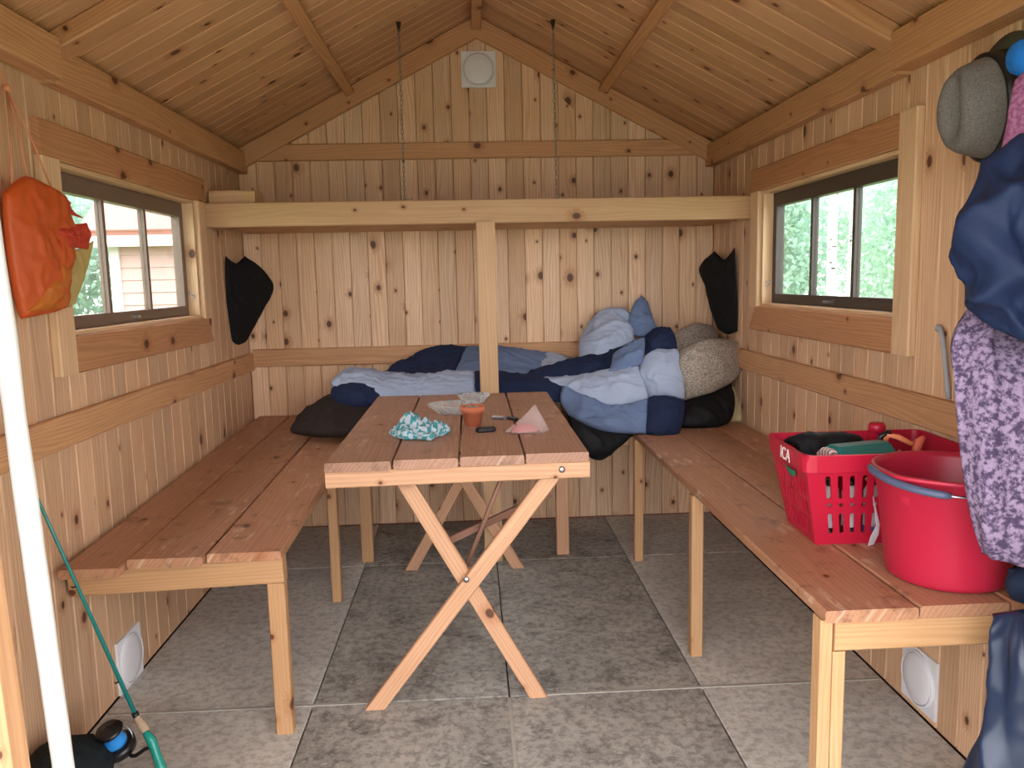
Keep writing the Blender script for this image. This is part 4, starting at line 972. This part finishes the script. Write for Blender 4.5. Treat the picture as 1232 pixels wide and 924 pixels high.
ba = [rc + RM @ Vector((.034*math.cos(t), .034*math.sin(t)*.5, .004 + .030*abs(math.sin(t)))) for t in np.linspace(0, math.pi, 14)]
MB().tube(ba, .0018, 6).obj('bail_wire', M_steel, rl, True)
MB().tube(spline([rc + Vector((.02, 0, -.008)), py_(160, 910, 1.885), h1 + Vector((-.012, 0, -.014)), h1.lerp(h0, .3)], 10), .005, 8).obj('reel_foot', M_bplast, fr, True)
MB().box(rc + Vector((-.055, .0, -.012)), rc + Vector((-.026, .016, -.003))).obj('crank', plain('grey_crank', (168, 172, 178), .3, .6), rl)
for k in (.10, .36):
    q = h3 + dr*k
    MB().tube([q + Vector((0, -.008*0, 0)), q + Vector((-.004, -.012, 0)), q + Vector((-.004, -.018, .004))], .0022, 6).obj('line_guide', M_bplast, fr, True)
M_bagd = fabric('dark_green_black', (30, 38, 42), .2, .3)
dbg = [[Vector((-1.06, 1.62, .11)), Vector((-1.06, 1.76, .12)), Vector((-1.06, 1.90, .10)), Vector((-1.055, 2.0, .04))], [Vector((-.97, 1.62, .14)), Vector((-.96, 1.76, .13)), Vector((-.965, 1.88, .085)), Vector((-.98, 1.96, .04))], [Vector((-.90, 1.60, .10)), Vector((-.88, 1.70, .08)), Vector((-.89, 1.80, .055)), Vector((-.93, 1.87, .03))]]
tag(puff('duffel_bag', dbg, .03, M_bagd, None, .010, seed=40), 'dark green-black bag lying on the floor behind the reel', 'bag')

# ------------------------------------------------------------------ outdoors
M_bounce = plain('bounce_gravel', (188, 182, 172), .9, var=.2, bs=60, bump=.6)  # pale ground added out of view to bounce daylight onto the ceiling
tag(MB().box((-2.2, -6., -.106), (2.4, .95, -.085)).obj('bounce_apron', M_bounce), 'unseen pale gravel added before the doorway to bounce light in', None, None, 'structure')
def grass_mat():
    m = N('grass'); tc = m.n('ShaderNodeTexCoord').outputs['Object']; a = m.noise(tc, 2.5, 5.); b = m.noise(tc, 60., 3.)
    m.l(m.mix(m.math('ADD', m.math('MULTIPLY', a, .5), m.math('MULTIPLY', b, .5)), lin((66, 96, 48)), lin((140, 160, 96))), m.b.inputs['Base Color']); m.b.inputs['Roughness'].default_value = 1
    return m.m
tag(MB().box((-30, -30, -.30), (30, 40, -.105)).obj('ground', grass_mat()), 'grass ground around the hut', None, None, 'structure')
def leaf_mat(name, a, b):
    m = N(name); g = m.n('ShaderNodeNewGeometry'); r = m.n('ShaderNodeTexCoord').outputs['Object']; nz = m.noise(r, 3., 4.)
    c = m.mix(nz, lin(a), lin(b)); m.l(c, m.b.inputs['Base Color']); m.b.inputs['Roughness'].default_value = .6
    tr = m.n('ShaderNodeBsdfTranslucent'); m.l(c, tr.inputs[0]); mx = m.n('ShaderNodeMixShader'); mx.inputs[0].default_value = .45
    m.l(m.b.outputs[0], mx.inputs[1]); m.l(tr.outputs[0], mx.inputs[2]); m.l(mx.outputs[0], m.o.inputs[0]); return m.m
M_leaf = leaf_mat('birch_leaves', (150, 188, 168), (206, 224, 206)); M_leaf2 = leaf_mat('hedge_leaves', (128, 170, 152), (188, 212, 194))
def foliage(name, c, rad, count, size, mat, parent, seed):
    rg = np.random.default_rng(seed); c = np.array(c, float); rad = np.array(rad, float)
    v = rg.normal(size=(count, 3)); v /= np.linalg.norm(v, axis=1)[:, None]
    p = c + v*rad*(rg.random((count, 1))**.45)
    p[:, 2] = np.maximum(p[:, 2], -.05)
    a = rg.normal(size=(count, 3)); a /= np.linalg.norm(a, axis=1)[:, None]
    b = np.cross(a, rg.normal(size=(count, 3))); b /= np.linalg.norm(b, axis=1)[:, None]
    s = size*(.6 + .8*rg.random((count, 1)))
    q = np.stack([p - a*s, p - b*s*.55, p + a*s, p + b*s*.55], 1).reshape(-1, 3) - c
    me = bpy.data.meshes.new(name); me.from_pydata(q.tolist(), [], np.arange(count*4).reshape(-1, 4).tolist())
    return link(name, me, mat, parent, Matrix.Translation(c))
M_birch = N('birch_bark'); tcs = M_birch.n('ShaderNodeTexCoord').outputs['Object']; sx, sy, sz = M_birch.sep(tcs)
bn = M_birch.noise(M_birch.xyz(M_birch.math('MULTIPLY', sx, 9.), M_birch.math('MULTIPLY', sy, 9.), M_birch.math('MULTIPLY', sz, 26.)), 1., 3.)
M_birch.l(M_birch.mix(M_birch.ss(bn, .60, .68), lin((222, 214, 204)), lin((70, 62, 58))), M_birch.b.inputs['Base Color']); M_birch.b.inputs['Roughness'].default_value = .8; M_birch = M_birch.m
M_bark = plain('dark_bark', (92, 76, 62), .9, var=.3, bs=20)
def tree(x, y, hgt, r, rx, lab, seed, bark, leaf, cz, rz, cnt, size):
    birch = bark is M_birch
    t = empty('birch_tree' if birch else 'bush', (x, y, -.1), lab, 'tree' if birch else 'bush', 'birches outside' if birch else 'bushes outside')
    pts = [Vector((x + .10*(k/6)**1.5 + .06*noise.noise(Vector((seed, k*.7, 0))), y + .05*noise.noise(Vector((seed, 0, k*.7))), -.12 + hgt*.9*k/6)) for k in range(7)]
    MB().tube(pts, [r*(1 - .11*k) for k in range(7)], 10).obj('trunk', bark, t, True)
    foliage('crown', (x, y, cz), (rx, rx, rz), cnt, size, leaf, t, seed)
# through the window beside the hat
tree(4.3, 9.4, 6.5, .065, 1.0, 'white-barked birch standing nearest the dark framed window', 1, M_birch, M_leaf, 4.2, 2.4, 5000, .05)
tree(7.1, 14.7, 7.5, .10, 1.3, 'white-barked birch farther off beyond the dark framed window', 2, M_birch, M_leaf, 4.6, 2.6, 5000, .05)
for k, (x, y, hh, rx, lab) in enumerate(((4.5, 12.2, 3.2, 1.0, 'low pale bush behind the nearer birch outside'), (7.0, 12.2, 3.6, 1.05, 'pale bush beside the farther birch outside'), (5.9, 16.6, 4.6, 1.3, 'tall bush behind the low pale bush outside'), (8.9, 16.4, 4.8, 1.4, 'tall bush behind the farther birch outside'), (8.2, 20.5, 6.0, 1.9, 'broad bush in the back row beyond the birches'), (12.3, 21.0, 6.0, 1.9, 'broad bush in the back row at the far end'))):
    tree(x, y, hh, .06, rx, lab, 10 + k, M_bark, M_leaf if k % 2 else M_leaf2, hh*.48, hh*.52, 9000, .045 + .002*(y - 10))
# through the window beside the orange bag
for k, (x, y, hh, rx, lab) in enumerate(((-4.95, 8.9, 2.9, 1.0, 'hedge bush beside the white shed outside'), (-6.3, 11.9, 3.8, 1.3, 'taller hedge bush behind the one beside the shed'), (-5.3, 14.6, 4.6, 1.4, 'tall bush rising behind the white shed'))):
    tree(x, y, hh, .06, rx, lab, 30 + k, M_bark, M_leaf2, hh*.48, hh*.52, 9000, .05)
# neighbouring white shed with tiled roof
M_shedw = plain('shed_white_pink', (184, 154, 148), .7, var=.06, bs=20); M_shedt = plain('shed_trim_white', (206, 204, 200), .6); M_tile = plain('roof_tile_red', (172, 116, 108), .8, var=.1, bs=12)
sx0, sx1, sy0, sy1 = -3.62, -1.2, 8.4, 10.8; sz = 1.66
shd = empty('garden_shed', ((sx0+sx1)/2, (sy0+sy1)/2, -.1), 'white boarded shed with red tiled roof outside the window', 'shed')
MB().box((sx0+.03, sy0+.03, -.1), (sx1-.03, sy1-.03, sz)).obj('shed_wall', M_shedw, shd)
for k in range(14):
    z = -.1 + k*.126
    plank('cladding_board', (sx0, sy0, z+.063), (sx1, sy0, z+.063), (0, -1, .12), .128, .02, M_shedw, shd, .003)
plank('fascia', (sx0-.2, sy0-.22, sz+.03), (sx1+.2, sy0-.22, sz+.03), (0, -1, 0), .15, .03, M_shedt, shd, .004)
plank('corner_board', (sx0+.03, sy0-.02, -.1), (sx0+.03, sy0-.02, sz), (0, -1, 0), .10, .03, M_shedt, shd, .004)
mb = MB(); prism_x = [(sy0-.25, sz+.10), ((sy0+sy1)/2, sz+1.1), (sy1+.25, sz+.10), (sy0-.2, sz-.02)]
P = [(sx0-.2, y, z) for y, z in prism_x] + [(sx1+.2, y, z) for y, z in prism_x]
mb.add(P, [(0, 1, 2, 3), (7, 6, 5, 4)] + [(k, k+4, (k+1) % 4 + 4, (k+1) % 4) for k in range(4)]); mb.obj('roof', M_tile, shd)
sl_ = Vector((0, (sy1 - sy0)/2 + .25, 1.0)); nr = Vector((0, -sl_.z, sl_.y)).normalized()
for k in range(8):
    a = Vector((0, sy0 - .25, sz + .10)) + sl_*((k + .5)/8) + nr*.02
    plank('tile_course', (sx0-.2, a.y, a.z), (sx1+.2, a.y, a.z), nr + Vector((0, -.1, 0)), sl_.length/8*1.05, .03, M_tile, shd, .006)
MB().box((-2.9, sy0-.03, .5), (-2.3, sy0-.012, 1.3)).obj('shutter', M_shedt, shd)
